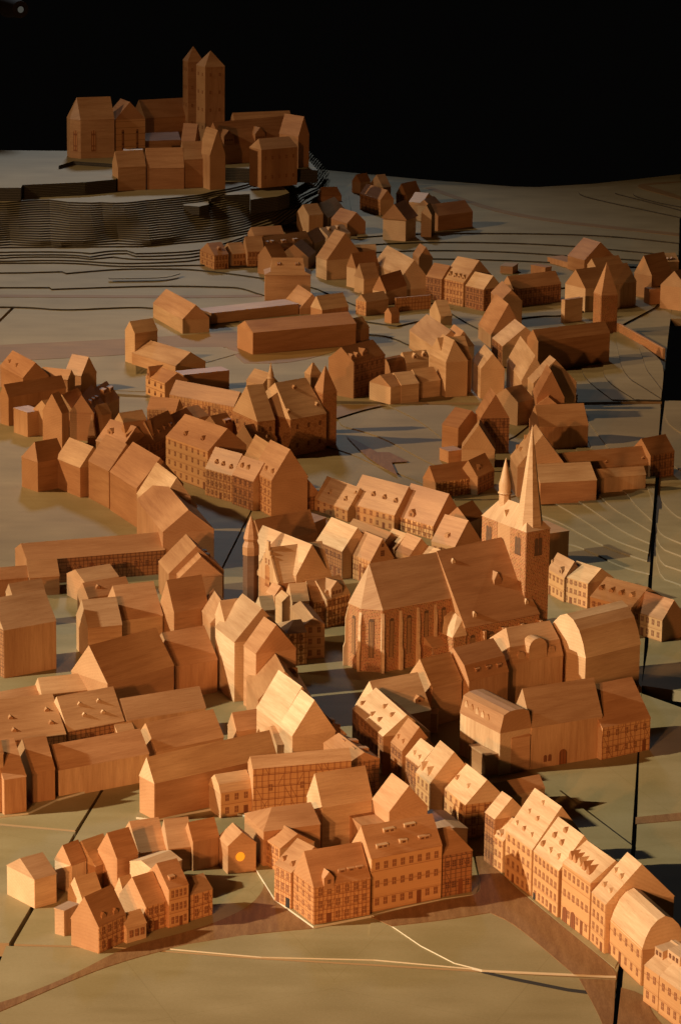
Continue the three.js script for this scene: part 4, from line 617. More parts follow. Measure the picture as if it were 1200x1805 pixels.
house('shed', 'dark low shed right of the barn in front of the yellow villa', 'model shed', [-25.8, -1902.9, 37.2, 3], [62.3, 36, 18, 23.6], { tint: 2 });
house('tower_house', 'tall little tower house left in the middle distance', 'model house', [-354.5, -1487, 38.0, 0.9], [48.6, 30.7, 56.2, 18.7]);
house('barn', 'light-roofed barn standing by the little tower house at left', 'model barn', [-303.6, -1430.7, -51.6, 0.9], [132.6, 63.8, 20.7, 20.4]);
house('flat_roof_building', 'flat-roofed dark block behind the neo-gothic building at left', 'model building', [-238, -1282.1, 28.6, 0], [86.5, 33.2, 29.7, 0], { flat: 1, tint: 4 });
house('gothic_hall', 'neo-gothic building with arched windows and a pinnacled gable at left', 'model hall', [-293.6, -1219.8, -57.0, 0], [65, 46.4, 31.1, 14.9], { f: 'A2x3', dm: [[-22.7, 0, 'W', 9, 18]] });
house('long_house', 'long plain-roofed hall with timbered wall behind the stone hip-roofed building', 'model house', [-219.6, -1082.5, -37.5, 0], [137, 32.3, 28, 21.8], { f: 'T1x12' });
house('half_timbered_house', 'low reddish house with striped wall below the neo-gothic building', 'model house', [-286.3, -1021.3, -18.0, 0], [49.7, 33.5, 26, 17.3], { f: 'T1x6', tint: 2 });
house('gabled_house', 'grey-roofed house behind the bright roof of the four-storey engraved house', 'model house', [-239.7, -926.6, 49.1, 0], [30.1, 48.5, 38, 13.3]);
house('gabled_house', 'grey dark-roofed house with two dormers left of the stone hip-roofed building', 'model house', [-193.7, -859.9, 45.9, 0], [35.3, 34.3, 40, 14.8], { dm: [[4.2, 0.122, 's', 7, 7], [11.4, 0.147, 's', 7, 7]], tint: 2 });
house('stone_hall', 'stone hip-roofed court building with engraved masonry and windows', 'model hall', [-85.2, -873.4, 40.1, 0], [72.2, 104, 59.5, 47.7], { f: 'S2x3', l: 'S2x2', hip: [10.4,0], dm: [[-31.4, 0.17, 'g', 7, 6], [28, 0.22, 'g', 7, 6], [4, 0.751, 'g', 7, 6]], tr: 3 });
house('stone_wing', 'stone wing with bright hipped left roof attached to the stone hall', 'model hall', [-137.1, -836.1, 29.1, 0], [30.6, 84, 60, 48.3], { f: 'S2x2', l: 'S2x3', hip: [2.4,0], tr: 6 });
house('gabled_house', 'low dark lean-to with a pointed dormer in front of the stone wing', 'model house', [-133.7, -803.3, 46.1, 0], [47.6, 48, 30, 24.8], { dm: [[9.6, 0.135, 'g', 10, 9]], tint: 4 });
house('gabled_house', 'little light house behind the ridge turret of the stone hall', 'model house', [-132.7, -1173.6, -52.6, 0], [45.3, 34, 38, 18.2]);
house('town_house', 'tall house with three eave dormers and rows of dark windows on the empty ground', 'model house', [24.1, -1270.4, 51.7, 0], [85.5, 54.8, 62.4, 22.1], { f: 'K3x6', dm: [[-38.5, 0.22, 'g', 8, 8], [-24.5, 0.223, 'g', 8, 8], [-4.8, 0.214, 'g', 14, 12]], tint: 4 });
house('gabled_house', 'bright-gabled small house at the left of the three attached small houses', 'model house', [72.4, -1204.6, 42.0, 0], [24.8, 52.9, 30.3, 16.3], { tint: 3 });
house('gabled_house', 'middle one of the three attached small houses on the empty ground', 'model house', [101.1, -1223.7, 26.1, 0], [33.6, 57.9, 31.3, 15.3], { tint: 6 });
house('gabled_house', 'right one of the three attached small houses on the empty ground', 'model house', [135.9, -1257.2, 31.4, 0], [42, 46.2, 27.9, 18.4], { tint: 6 });
house('gabled_house', 'low dark house with two dormers behind the three attached small houses', 'model house', [123.7, -1395.3, 29.3, 0], [47.8, 30.5, 30, 15.8], { dm: [[-3.6, 0.299, 'g', 9, 9], [16, 0.393, 'g', 9, 9]], tint: 3 });
house('gabled_house', 'small grey curved-gable house left of the low dark two-dormer house', 'model house', [85, -1365.1, 45.5, 0], [38.7, 30, 22, 20.2], { prof: 'barrel', tint: 2 });
house('court_house', 'middle block with a glossy highlight on its roof above a recessed orange wall', 'model house', [183.5, -1301.9, 22.3, 0], [50.6, 67, 56.7, 34.7], { tint: 6 });
house('court_house_wing', 'right wing with end-grain wall of the house with the glossy roof highlight', 'model house', [246.9, -1273.2, -81.2, 0], [75.8, 41.3, 50.9, 26], { tint: 3 });
house('court_house_wing', 'left hipped wing of the house with the glossy roof highlight', 'model house', [179.7, -1279.8, -69.3, 0], [74, 40, 61.2, 33.5], { hip: [8,14], tint: 6 });
house('gabled_house', 'pale low-walled house with a large folded roof behind the glossy-roofed house', 'model house', [170.9, -1573.1, -74.6, 0], [148.7, 64.8, 33, 27.9], { tint: 6 });
house('gabled_house', 'small light roof just behind the glossy-roofed house on its right', 'model house', [204.2, -1508.7, -75.4, 0], [62, 40, 38, 26.7], { tint: 3 });
house('gabled_house', 'small square house with dark wall standing free behind the pale folded roof', 'model house', [182.8, -1856.6, 19.3, 3], [23.3, 58.7, 17.6, 24.6], { tint: 6 });
house('gabled_house', 'tan house with overhanging roof beside the timbered garden wall', 'model house', [54.6, -1916.9, 41.8, 6], [56.5, 29.3, 27.4, 12.4], { l: 'T1x2' });
house('hut', 'tiny free-standing hut in front of the timbered garden wall', 'model hut', [91.2, -1835.8, 41.9, 6], [20.8, 19.3, 17.8, 10.8]);
house('garden_wall', 'timbered garden wall between the tan house and the dark street', 'model wall', [132.2, -1952.8, 27.2, 6], [76.2, 5, 25.7, 0], { f: 'T1x0', flat: 1, tint: 4 });
house('gabled_house', 'pale narrow-gabled house left in front of the large pale gabled house', 'model house', [45.1, -2108.1, 30.6, 9], [35.5, 36.5, 31.3, 27.2], { tint: 6 });
house('gabled_house', 'shaded house joined in front of the large pale gabled house', 'model house', [88.8, -2018.1, 58.4, 9], [77.9, 29.9, 28, 28.1], { tint: 3 });
house('large_house', 'large pale gabled house in the middle of the far town', 'model house', [110.9, -2156, -71.7, 9], [161.6, 51.9, 37.9, 33], { tint: 6 });
house('gabled_house', 'house with shaded roof left of the large pale gabled house', 'model house', [37.5, -2177.1, 41.2, 9], [60.3, 28.6, 40.1, 27.7], { tint: 3 });
house('gabled_house', 'pale sloping roof behind the shaded roof left of the large pale house', 'model house', [38.5, -2308.9, 8.6, 9], [50.1, 28, 44, 14.5], { tint: 6 });
house('large_house', 'steep-roofed big house with white plinth left of the pale houses in the far town', 'model house', [-8.4, -2267.2, -61.6, 9], [44.9, 83, 40.5, 51.8], { tint: 3 });
house('gabled_house', 'small dark-roofed house left of the steep-roofed big house', 'model house', [-65.9, -2513, 72.8, 12], [73, 33.7, 26, 22.3], { tint: 6 });
house('gabled_house', 'dark roof with two white-cheeked dormers behind the steep-roofed big house', 'model house', [-27, -2598.4, 47.6, 12], [68.5, 46.1, 26, 16.1], { dm: [[-14.8, 0.575, 'g', 8, 7], [12, 0.596, 'g', 8, 7]], tint: 3 });
house('gabled_house', 'house with a dark front gable and rounded dormer behind the white-cheeked dormers', 'model house', [8.3, -2716.6, -58.9, 12], [66.5, 46, 34.4, 21.9], { tint: 2 });
house('gabled_house', 'plain steep gable house at the right foot of the castle hill', 'model house', [-74, -2758.4, 33.0, 12], [36.3, 48.7, 41.3, 20.3], { tint: 6 });
house('gabled_house', 'tan roofed house right of the plain steep gable at the castle foot', 'model house', [-41.9, -2900.7, 70.8, 12], [116.1, 52, 18.7, 26.9], { tint: 3 });
house('hipped_house', 'small hip-roofed house on the right slope of the castle hill', 'model house', [-38.2, -3182.1, 11.9, 12], [56.5, 34, 12.1, 18.3], { hip: [14,8] });
house('half_timbered_house', 'half-timbered house in the farthest group', 'model house', [71, -2975.2, -62.0, 21], [95.3, 33.3, 35.5, 20.8], { f: 'T2x5' });
house('gabled_house', 'blue-shaded roof at the very back of the farthest group', 'model house', [80.7, -3163, 31.0, 21], [21.7, 56.1, 30, 24.7], { tint: 4 });
house('gabled_house', 'small brown house at the back left of the farthest group', 'model house', [37.4, -3246.5, 48.6, 21], [35.6, 26, 26, 16.8]);
house('gabled_house', 'brown house with engraved dormer gable in the farthest group', 'model house', [142.6, -3089.6, 53.9, 21], [56, 27.2, 25.8, 23.9], { l: 'K2x3' });
house('gable_front_house', 'square-fronted house with broad overhanging gable in the farthest group', 'model house', [116.7, -2665, -112.2, 18], [60, 51.7, 49.4, 28.6], { oh: 3, tint: 3 });
house('gabled_house', 'light small roof behind the square-fronted overhanging gable house', 'model house', [169.4, -2926.3, -25.5, 21], [31.5, 67.6, 36, 17], { tint: 6 });
house('gable_front_house', 'narrow gable-fronted house right of the square-fronted overhanging gable house', 'model house', [177.7, -2702.8, -101.8, 18], [40, 22.8, 47.5, 20.7], { tint: 6 });
house('gabled_house', 'small light roof above the narrow gable-fronted house in the farthest group', 'model house', [184, -2892.4, 66.9, 21], [58.4, 30, 34, 13.3], { tint: 3 });
house('barn', 'large dark barn at the right end of the farthest group', 'model barn', [221.1, -2793.5, 39.2, 21], [99.4, 55.1, 33.1, 21.1], { tint: 2 });
house('half_timbered_house', 'half-timbered house with a row of four eave dormers in the far right street', 'model house', [239.4, -2039.3, -46.1, 6], [57.9, 82.9, 47.5, 38.3], { f: 'T3x6', dm: [[-16.4, 0.162, 'g', 8, 8], [-1.4, 0.135, 'g', 8, 8], [9.7, 0.149, 'g', 8, 8], [21.2, 0.128, 'g', 8, 8]] });
house('half_timbered_house', 'half-timbered house with plain golden roof and white plinth in the far right street', 'model house', [267.8, -1984.8, -50.5, 6], [52, 47.1, 42.3, 24.2], { f: 'K3x5', r: 'K3x4', tint: 3 });
house('row_house', 'dark house left of the four-eave-dormer half-timbered house', 'model house', [189.4, -2055, -42.9, 9], [40.9, 46, 44, 23.8], { f: 'K3x4', tint: 4 });
house('gabled_house', 'small gable with bright left slope behind the dark far street house', 'model house', [158.3, -2317.8, -75.2, 9], [44.9, 29, 36, 21.1], { tint: 2 });
house('long_house', 'long dark school-like house with two rows of engraved windows', 'model house', [361.7, -2042, 34.0, 6], [115.1, 40, 35.2, 22.2], { f: 'K2x10', tint: 4 });
house('shed', 'small flat box behind the long dark school-like house, left one', 'model shed', [334.1, -2343, -18.4, 9], [26.4, 39.3, 14, 0], { flat: 1, tint: 2 });
house('shed', 'low flat outbuilding behind the long dark school-like house, right one', 'model shed', [397.9, -2326.1, -44.1, 9], [38.8, 20, 16, 0], { flat: 1, tint: 4 });
house('flat_roof_building', 'long low flat-topped garage block at far right', 'model building', [454.1, -2432.9, -56.4, 9], [73, 38.3, 10.6, 0], { flat: 1 });
house('barn', 'steep reddish roof standing alone before the far contour lines', 'model barn', [502.7, -2377.8, -60.6, 9], [61.5, 75.8, 28, 34], { tint: 4 });
house('gabled_house', 'low wide house with a light left gable behind the stone watchtower', 'model house', [523.4, -2295.9, 37.6, 9], [71.8, 25.2, 28, 14.2]);
house('large_house', 'large house with a pale left gable directly left of the watchtower', 'model house', [495, -2028.9, 37.0, 3], [130.5, 59.2, 46.9, 32], { tint: 3 });
house('gate_block', 'small dark gate block below the pale gable left of the watchtower', 'model building', [429.7, -1879.4, 40.0, 3], [46.6, 10, 43.4, 0], { flat: 1, tint: 6 });
house('long_barn', 'long barn in front of the watchtower with a lit roof and shaded wall', 'model barn', [398, -1498.1, 31.7, 0], [155.2, 34, 55.9, 17.6], { tint: 4 });
house('brick_wall', 'brick garden wall with an engraved round emblem running down from the watchtower', 'model wall', [541.1, -1669.4, -74.1, 2.2], [233.1, 5, 18.8, 0], { f: 'B1x0', flat: 1 });
house('gabled_house', 'house with an open dark gable right of the watchtower', 'model house', [606.1, -2148.4, 46.1, 3], [62.2, 44.3, 46, 36.9], { tint: 4 });
house('gabled_house', 'dark-roofed house with two lit dormers at far right', 'model house', [641.9, -2270.8, 13.1, 6], [39.9, 50, 46, 13.6], { dm: [[-0.9, 0.159, 'g', 7, 5], [7.8, 0.208, 'g', 7, 5]], tint: 2 });
house('cube_house', 'small cube house at far right, left one of the pair', 'model house', [599.8, -2068.6, 21.6, 3], [26.5, 24, 29, 0], { flat: 1 });
house('cube_house', 'small cube house at far right, right one of the pair', 'model house', [630.4, -2109.4, 57.8, 0], [37.3, 24, 25.6, 0], { flat: 1 });
house('gabled_house', 'house with light left gable cut by the right edge in the far town', 'model house', [644.6, -2033.9, 55.7, 0], [36.5, 58, 46, 30]);
house('row_house', 'house with a large tan left roof at the upper end of the curving right street', 'model house', [287.6, -1677, -78.5, 3], [95.5, 62.1, 25.5, 56]);
house('row_house', 'dark-sided house behind the large tan roof of the curving right street', 'model house', [305.3, -1859, -81.4, 3], [89.9, 42, 50, 21.7], { tint: 4 });
house('row_house', 'house with pale square roof second in the curving right street', 'model house', [312.5, -1514.4, -77.8, 3], [71.9, 81, 37.3, 33.1], { f: 'K3x3', tint: 6 });
house('row_house', 'house with a shadow-striped pale roof in the curving right street', 'model house', [310.9, -1240.9, -84.0, 0], [160.3, 44.3, 48, 42.5], { tint: 3 });
house('row_house', 'narrow steep gabled house with orange-lit right gable in the curving right street', 'model house', [345.9, -1126.6, -78.5, 5.4], [37.2, 73.5, 52, 38.1], { tint: 6 });
house('row_house', 'narrow steep house in front of the orange-lit gable in the curving right street', 'model house', [335, -1045.1, -84.9, 3.6], [49.2, 45.6, 48, 44.6]);
house('gabled_house', 'small dark gable at the lower end of the curving right street', 'model house', [335.3, -1019.2, 78.8, 8.8], [29.7, 36, 34, 13.9], { tint: 2 });
house('shed', 'low flat box at the lower end of the curving right street', 'model shed', [371.5, -1176.2, 10.6, 2.2], [28.9, 55.4, 24, 0], { flat: 1 });
house('large_house', 'plain block with shallow roof and vertical-grained wall right of the curving street', 'model house', [341.5, -876.1, 14.2, 8.8], [79.9, 55.5, 36.9, 28.7]);
house('gabled_house', 'house with small dormers and a bright yellow gable behind the church steeple', 'model house', [294.3, -611.8, -84.0, 1.8], [68, 74, 46, 48.8], { dm: [[-31.3, 0.535, 'g', 6, 7], [-32.1, 0.222, 'g', 6, 7], [-10.1, 0.263, 'g', 6, 7]] });
house('long_block', 'long plain block with a shallow roof directly right of the church steeple', 'model building', [325.7, -557.6, 13.9, 6.6], [87.1, 70.1, 33, 19.1]);
house('long_block', 'low long wall-like building right of the long plain block by the steeple', 'model building', [413.3, -588.7, 18.0, 11], [78.8, 20.5, 23.6, 10.6]);
house('long_house', 'long low hall with two tiny dormers at right', 'model house', [392.4, -641, 22.7, 11], [148.7, 29.3, 26, 23.2], { dm: [[1.6, 0.184, 'g', 7, 4], [64, 0.218, 'g', 7, 4]] });
house('gabled_house', 'tall end house with dark windows at the right end of the long low hall', 'model house', [471.8, -683.5, 38.4, 11], [49.7, 43, 37.7, 22.3], { f: 'K3x4', tint: 4 });
house('gable_front_house', 'house with orange-lit double gable and dark lower front at the street entrance', 'model house', [236, -856.5, -83.3, 3.6], [50, 45.5, 57.5, 37.9], { r: 'K3x3', tint: 2 });
house('gable_front_house', 'smaller front gable with a light left slope attached to the double gable house', 'model house', [191.1, -876.9, -42.9, 3.6], [34, 62.1, 38.5, 22.7]);
house('gable_front_house', 'low gabled house with a twin ridge above the curved timbered house', 'model house', [211.6, -765.5, -94.0, 3.6], [40, 51, 28.3, 38.4]);
house('shed', 'small orange-sided box left of the low twin-ridge gabled house', 'model shed', [169.4, -785.1, 30.5, 3.6], [25.1, 26, 17.7, 0], { flat: 1 });
house('half_timbered_house', 'timbered house with golden roof and bright left gable beside the curved street', 'model house', [162.4, -591, 31.0, 0], [73.7, 34.7, 26.1, 22.1], { f: 'O2x7' });
house('half_timbered_house', 'end section of the timbered golden-roofed house with one boxed dormer', 'model house', [202, -613.9, 61.4, 1.8], [55.7, 32.9, 27.8, 23.4], { f: 'K2x4', dm: [[-12, 0.284, 'g', 10, 9]] });
house('gabled_house', 'dark flat-roofed house in the shade left of the church tower', 'model house', [175.3, -335.8, 59.5, 0], [43.8, 38.4, 34, 19.5], { tint: 2 });
house('flat_roof_building', 'dark box house behind the right side of the church tower', 'model building', [286.2, -232, 29.0, 0], [31.8, 58.6, 48, 0], { flat: 1, tint: 4 });
house('gable_front_house', 'small gabled house between the double gable and the curving right street', 'model house', [278.6, -1048.1, -133.1, 5.4], [40, 53.4, 39, 19.2]);
house('castle_house', 'castle house with a gabled left end, leftmost of the front castle row', 'model castle', [-463.4, -2782.5, 20.3, 97], [62.2, 44, 51.5, 31.3], { tint: 0 });
house('castle_house', 'castle house with broad plain roof, second of the front castle row', 'model castle', [-389.4, -2806, 12.0, 97], [80.1, 46, 46.5, 39.9], { tint: 2 });
house('castle_house', 'castle house with plain wall, third of the front castle row', 'model castle', [-325.8, -2830.2, 15.6, 97], [54.8, 46, 62.6, 34.8], { tint: 4 });
house('castle_house', 'castle end house with steep gable at the right of the front castle row', 'model castle', [-287.1, -2815, -63.4, 97], [60, 36.7, 74.6, 53.7], { tint: 0 });
house('castle_house', 'steep twin-roofed castle house rising behind the front castle row', 'model castle', [-342.1, -3008.5, -14.2, 97], [32.2, 40, 74, 36.6], { tint: 2 });
house('castle_house', 'cream box house behind the leftmost front castle house', 'model castle', [-463.5, -2921.5, 5.1, 97], [41.8, 30, 62, 0], { flat: 1, tint: 6 });
house('castle_choir', 'polygonal choir end of the castle church at the left', 'model church', [-565.8, -3010.2, 18.9, 124], [95.9, 66, 93, 45.7], { f: 'A1x1', hip: [20,0], oct: -1, tint: 0 });
house('castle_transept', 'transept of the castle church with an engraved front gable', 'model church', [-489.6, -3054.5, -66.1, 124], [60, 71.2, 88.3, 38.5], { r: 'A1x2', tint: 2 });
house('castle_nave', 'long nave of the castle church between transept and towers', 'model church', [-401.7, -3205.7, 27.0, 124], [146.7, 70, 75.4, 36.4], { tint: 4 });
house('castle_aisle', 'low side aisle below the nave of the castle church', 'model church', [-415.3, -3122.3, 18.3, 124], [80.6, 46, 32, 14.5], { tint: 0 });
house('watchtower', 'stone watchtower with a tall pyramid roof at far right', 'model tower', [485.1, -1790.8, 21.1, 2.2], [33.1, 33.1, 73.5, 58], { f: 'B1x0', l: 'B1x0', r: 'B1x0', hip: [16.6,16.6] });
house('stair_tower', 'square stair tower with a pyramid roof at the right corner of the stone hall', 'model tower', [-26.8, -888.5, 35.6, 0], [26.4, 26.4, 89, 40], { f: 'B1x0', l: 'B1x0', r: 'B1x0', hip: [13.2,13.2] });
house('stair_tower', 'rear pyramid-roofed tower peeping over the stone hall roof', 'model tower', [-46.9, -965.1, 29.6, 0], [19.9, 19.9, 100, 17.4], { hip: [10,10] });
house('spire', 'slim pointed spire among the roofs of the left quarter', 'model spire', [-393.1, -875.4, -6.4, 0], [11.4, 11.4, 15, 33.3], { f: 'B1x0', l: 'B1x0', r: 'B1x0', hip: [5.7,5.7] });
house('castle_tower', 'left one of the two castle church towers with pyramid roof', 'model tower', [-345.5, -3191.4, 19.8, 124], [37.3, 37.3, 200.4, 31.5], { f: 'N5x2', l: 'N5x2', r: 'N5x2', hip: [18.6,18.6], tint: 4 });
house('castle_tower', 'right one of the two castle church towers with pyramid roof, nearer the viewer', 'model tower', [-304, -3132.6, 26.7, 124], [48.6, 48.6, 197.1, 32.7], { f: 'N5x2', l: 'N5x2', r: 'N5x2', hip: [24.3,24.3], tint: 0 });
house('castle_porch', 'small gabled porch between the two castle church towers', 'model church', [-331.2, -3279.5, -123.7, 124], [26, 32.2, 118, 25.1], { tint: 2 });
house('castle_wing', 'long castle wing with three engraved dormer gables at the right', 'model castle', [-206.1, -3050.7, 37.3, 97], [215.7, 70, 70, 46.9], { dm: [[-88.8, 0.052, 'W', 27, 30], [-4.3, 0.046, 'W', 27, 30], [86.9, 0.052, 'W', 27, 30]], tint: 4 });
house('castle_wing', 'rear castle wing with low roof behind the three dormer gables', 'model castle', [-190.6, -3146.9, 21.5, 97], [135.6, 50, 92, 27.9], { tint: 0 });
house('castle_house', 'dark narrow end block at the far right of the castle', 'model castle', [-112.6, -2957.5, -44.7, 97], [60, 33.4, 97.9, 41.6], { tint: 2 });
house('castle_block', 'square castle block with two rows of engraved windows at the right front', 'model castle', [-155.4, -2860.3, 33.9, 97], [92.9, 48, 83.2, 20.3], { f: 'N2x5', hip: [8,8], tint: 4 });
house('castle_wall', 'plain dark curtain block between the steep castle end house and the square block', 'model castle', [-237.1, -3153.2, 34.2, 97], [89.6, 20, 46, 0], { flat: 1, tint: 2 });

// ---------------------------------------------------------------- the brick church with its west tower
{
  const c = thing('church', 'large brick-engraved church with polygonal choir, broad nave roof and tall steeple at the centre', 'model church', 34.9 * MM, 0, 252.1 * MM, 33.82 * Math.PI / 180);
  const p = (arr) => arr.map((q) => q.map((v) => v * MM));
  const stone = WOOD[0], roofM = WOOD[7];
  const brick = (w, h, parent) => { const g = new THREE.BoxGeometry(w * MM, h * MM, 0.0006), P = g.attributes.position, uv = g.attributes.uv, ou = rnd(); for (let i = 0; i < P.count; i++) uv.setXY(i, ou + P.getX(i) / 0.256, P.getY(i) / 0.128); return part('brickwork', g, STYLE.B, parent); };
  const face = (ax, az, bx, bz, y0, h, parent) => { const w = Math.hypot(bx - ax, bz - az), m = brick(w - 0.6, h - 0.6, parent); m.position.set((ax + bx) / 2 * MM, (y0 + h / 2) * MM, (az + bz) / 2 * MM); m.rotation.y = Math.atan2(-(bz - az), bx - ax); m.translateZ(0.0002); return m; };
  const R = 33, oc = [[0, R], [-0.586 * R, 0.414 * R], [-0.586 * R, -0.414 * R], [0, -R]], H = 80.5;
  const ring = [[104, R], ...oc, [104, -R]];
  const choir = part('choir', hull(p(ring.flatMap(([a, b]) => [[a, 0, b], [a, H, b]]))), stone, c);
  part('choir_roof', hull(p(ring.map(([a, b]) => [a * 1.01 - 0.3, H - 0.6, b * 1.025]).concat([[1, 131, 0], [104, 131, 0]]))), roofM, c);
  const winAt = (ax, az, bx, bz, f, w, h, y, parent) => { const x = ax + (bx - ax) * f, z = az + (bz - az) * f, q = part('window', arch(w * MM, h * MM, 0.0004), M.burnt, parent); q.position.set(x * MM, y * MM, z * MM); q.rotation.y = Math.atan2(-(bz - az), bx - ax); q.translateZ(0.0006); for (const s of [-1, 0, 1]) { const b = part('tracery', WB, STYLE.P, q); b.scale.set(0.0005, (h - w * 0.55) * MM, 0.0006); b.position.set(s * w * 0.25 * MM, (h - w * 0.55) / 2 * MM, 0.0004); } };
  const sides = [[oc[2], oc[1]], [oc[1], oc[0]], [oc[0], [26, R]], [[26, R], [52, R]], [[52, R], [78, R]], [[78, R], [104, R]]];
  sides.forEach(([a, b], i) => {
    face(a[0], a[1], b[0], b[1], 0, H, choir);
    winAt(a[0], a[1], b[0], b[1], 0.5, i < 2 ? 7 : 6.5, i < 4 ? 50 : 34, i < 4 ? 18 : 36, choir);
    const dx = b[0] - a[0], dz = b[1] - a[1], l = Math.hypot(dx, dz), nx = -dz / l, nz = dx / l;
    // buttress at the start of each side, standing out from the corner
    const m = new THREE.Group(), out = 4.6, prof = new THREE.Shape();
    [[0, 0], [out + 2.2, 0], [out + 2.2, 24], [out, 30], [out, 60], [1.5, 75], [0, 75]].forEach(([u, v], j) => j ? prof.lineTo(u * MM, v * MM) : prof.moveTo(u * MM, v * MM));
    const g = woodUV(new THREE.ExtrudeGeometry(prof, { depth: 0.0036, bevelEnabled: false }), { noEnd: true, upright: true });
    const b2 = part('buttress', g, WOOD[3], choir); const vx = i === 0 ? -0.9 : i === 1 ? -0.85 : i === 2 ? -0.38 : 0, vz = i === 0 ? -0.4 : i === 1 ? 0.5 : 1;
    b2.position.set(a[0] * MM, 0.0002, a[1] * MM); b2.rotation.y = Math.atan2(-vz, vx); b2.translateZ(-0.0018); b2.translateX(-0.001);
  });
  // low sacristy in the corner between choir and nave
  const sac = part('sacristy', hull(p([[62, 0, R], [103, 0, R], [62, 0, 52], [103, 0, 52], [62, 36, R + 0.4], [103, 36, R + 0.4], [62, 27, 52], [103, 27, 52]])), stone, c);
  face(62, 52.2, 103, 52.2, 0, 26.5, sac); face(61.8, R, 61.8, 52, 0, 27, sac);
  // nave
  const A = 103, Bx = 218, Z = 62, hN = 50;
  const nave = part('nave', hull(p([[A, 0, -Z], [A, 0, Z], [Bx, 0, -Z], [Bx, 0, Z], [A, hN, -Z], [A, hN, Z], [Bx, hN, -Z], [Bx, hN, Z]])), stone, c);
  const nr = part('nave_roof', hull(p([[A - 0.5, hN - 1.2, -Z - 2], [A - 0.5, hN - 1.2, Z + 2], [Bx, hN - 1.2, -Z - 2], [Bx, hN - 1.2, Z + 2], [A - 0.5, 132.5, 0], [Bx - 16, 136, 0]])), WOOD[4], c);
  face(A, Z, Bx, Z, 0, hN - 2, nave); face(A - 0.1, R + 1, A - 0.1, Z, 0, hN - 2, nave);
  for (let i = 0; i < 4; i++) { const x = A + 12 + i * 29; winAt(x - 6, Z, x + 6, Z, 0.5, 7, 30, 8, nave); const b = part('buttress', block(0.004, 0.042, 0.009), WOOD[2], nave); b.position.set((x + 14) * MM, 0.0002, (Z + 4) * MM); }
  // chapel roof that leans on the east corner of the nave
  part('chapel_roof', hull(p([[82, 40, 44], [82, 40, 66], [104, 40, 66], [104, 64, 33.5], [92, 58, 33.5], [104, 58, 56], [101, 62, 48]])), WOOD[3], c);
  const chap = part('chapel', hull(p([[84, 0, 33], [84, 0, 64.5], [103.5, 0, 64.5], [103.5, 0, 33], [84, 40, 33], [84, 40, 64.5], [103.5, 40, 64.5], [103.5, 40, 33]])), stone, c);
  face(84, 64.7, 103.5, 64.7, 0, 40, chap); face(83.8, 33, 83.8, 64.5, 0, 40, chap);
  // dormers of the nave roof
  const dz = (f) => (Z + 2) * (1 - f), dy = (f) => hN + (132.5 - hN) * f;
  for (const [x, f, w, h] of [[120, 0.82, 5, 5], [122, 0.12, 5, 5], [204, 0.16, 5, 5], [172, 0.46, 11, 15]]) {
    const y = dy(f), z = dz(f) + 1, run = h / 1.25; part('dormer', hull(p([[x - w / 2, y - 2, z], [x + w / 2, y - 2, z], [x - w / 2, y + h * 0.4, z], [x + w / 2, y + h * 0.4, z], [x, y + h, z - 1], [x, y + h, z - run - 2], [x - w / 2, y + h * 0.4, z - run * 0.5], [x + w / 2, y + h * 0.4, z - run * 0.5]])), w > 8 ? WOOD[4] : WOOD[3], nr);
  }
  // west tower
  const T = { x0: 204, x1: 241, z0: -44, z1: 49, h: 154 };
  const tw = part('tower', hull(p([T.x0, T.x1].flatMap((x) => [T.z0, T.z1].flatMap((z) => [[x, 0, z], [x, T.h, z]])))), stone, c);
  face(T.x0, T.z1, T.x1, T.z1, 0, T.h, tw); face(T.x0, T.z0, T.x0, T.z0 + 33, 0, T.h, tw); face(T.x0, T.z1 - 33, T.x0, T.z1, 0, T.h, tw);
  const bell = (x, z, turn) => { for (const s of [-1, 1]) { const q = part('window', arch(0.0052, 0.022, 0.0004), M.burnt, tw); q.rotation.y = turn; q.position.set(x * MM, 0.122, z * MM); q.translateX(s * 0.003); q.translateZ(0.0007); } const a = part('window_arch', arch(0.0125, 0.029, 0.0003), STYLE.K, tw); a.rotation.y = turn; a.position.set(x * MM, 0.1205, z * MM); a.translateZ(0.0006); };
  bell((T.x0 + T.x1) / 2, T.z1, 0); bell(T.x0, T.z1 - 16, -Math.PI / 2); bell(T.x0, T.z0 + 16, -Math.PI / 2);
  const xm = (T.x0 + T.x1) / 2, trf = part('tower_roof', hull(p([[T.x0 - 1, T.h - 0.5, T.z0 - 1], [T.x0 - 1, T.h - 0.5, T.z1 + 1], [T.x1 + 1, T.h - 0.5, T.z0 - 1], [T.x1 + 1, T.h - 0.5, T.z1 + 1], [xm, T.h + 25, T.z0 + 16], [xm, T.h + 25, T.z1 - 24]])), WOOD[6], c);
  part('dormer', hull(p([[T.x0 + 5, T.h + 6, -6], [T.x0 + 5, T.h + 6, 0], [T.x0 + 4, T.h + 16, -3], [T.x0 + 14, T.h + 16, -3], [T.x0 + 10, T.h + 6, -6], [T.x0 + 10, T.h + 6, 0]])), WOOD[3], trf);
  // octagonal steeple
  const sp = [], sc = [xm, T.z1 - 18.5], rr = 17.5;
  for (let i = 0; i < 8; i++) { const a = Math.PI / 8 + i * Math.PI / 4; sp.push([sc[0] + Math.cos(a) * rr, T.h + 2, sc[1] + Math.sin(a) * rr], [sc[0] + Math.cos(a) * rr * 0.8, T.h + 27, sc[1] + Math.sin(a) * rr * 0.8]); }
  sp.push([sc[0], 286, sc[1]]); part('steeple', hull(p(sp)), WOOD[6], c);
  // round turret with bell-shaped cap
  const tp = [0, -48];
  const shaft = woodUV(new THREE.CylinderGeometry(0.0076, 0.0078, 0.034, 8)); const tt = part('turret', shaft, WOOD[1], c); tt.position.set(xm * MM, 0.168, (T.z0 + 22) * MM);
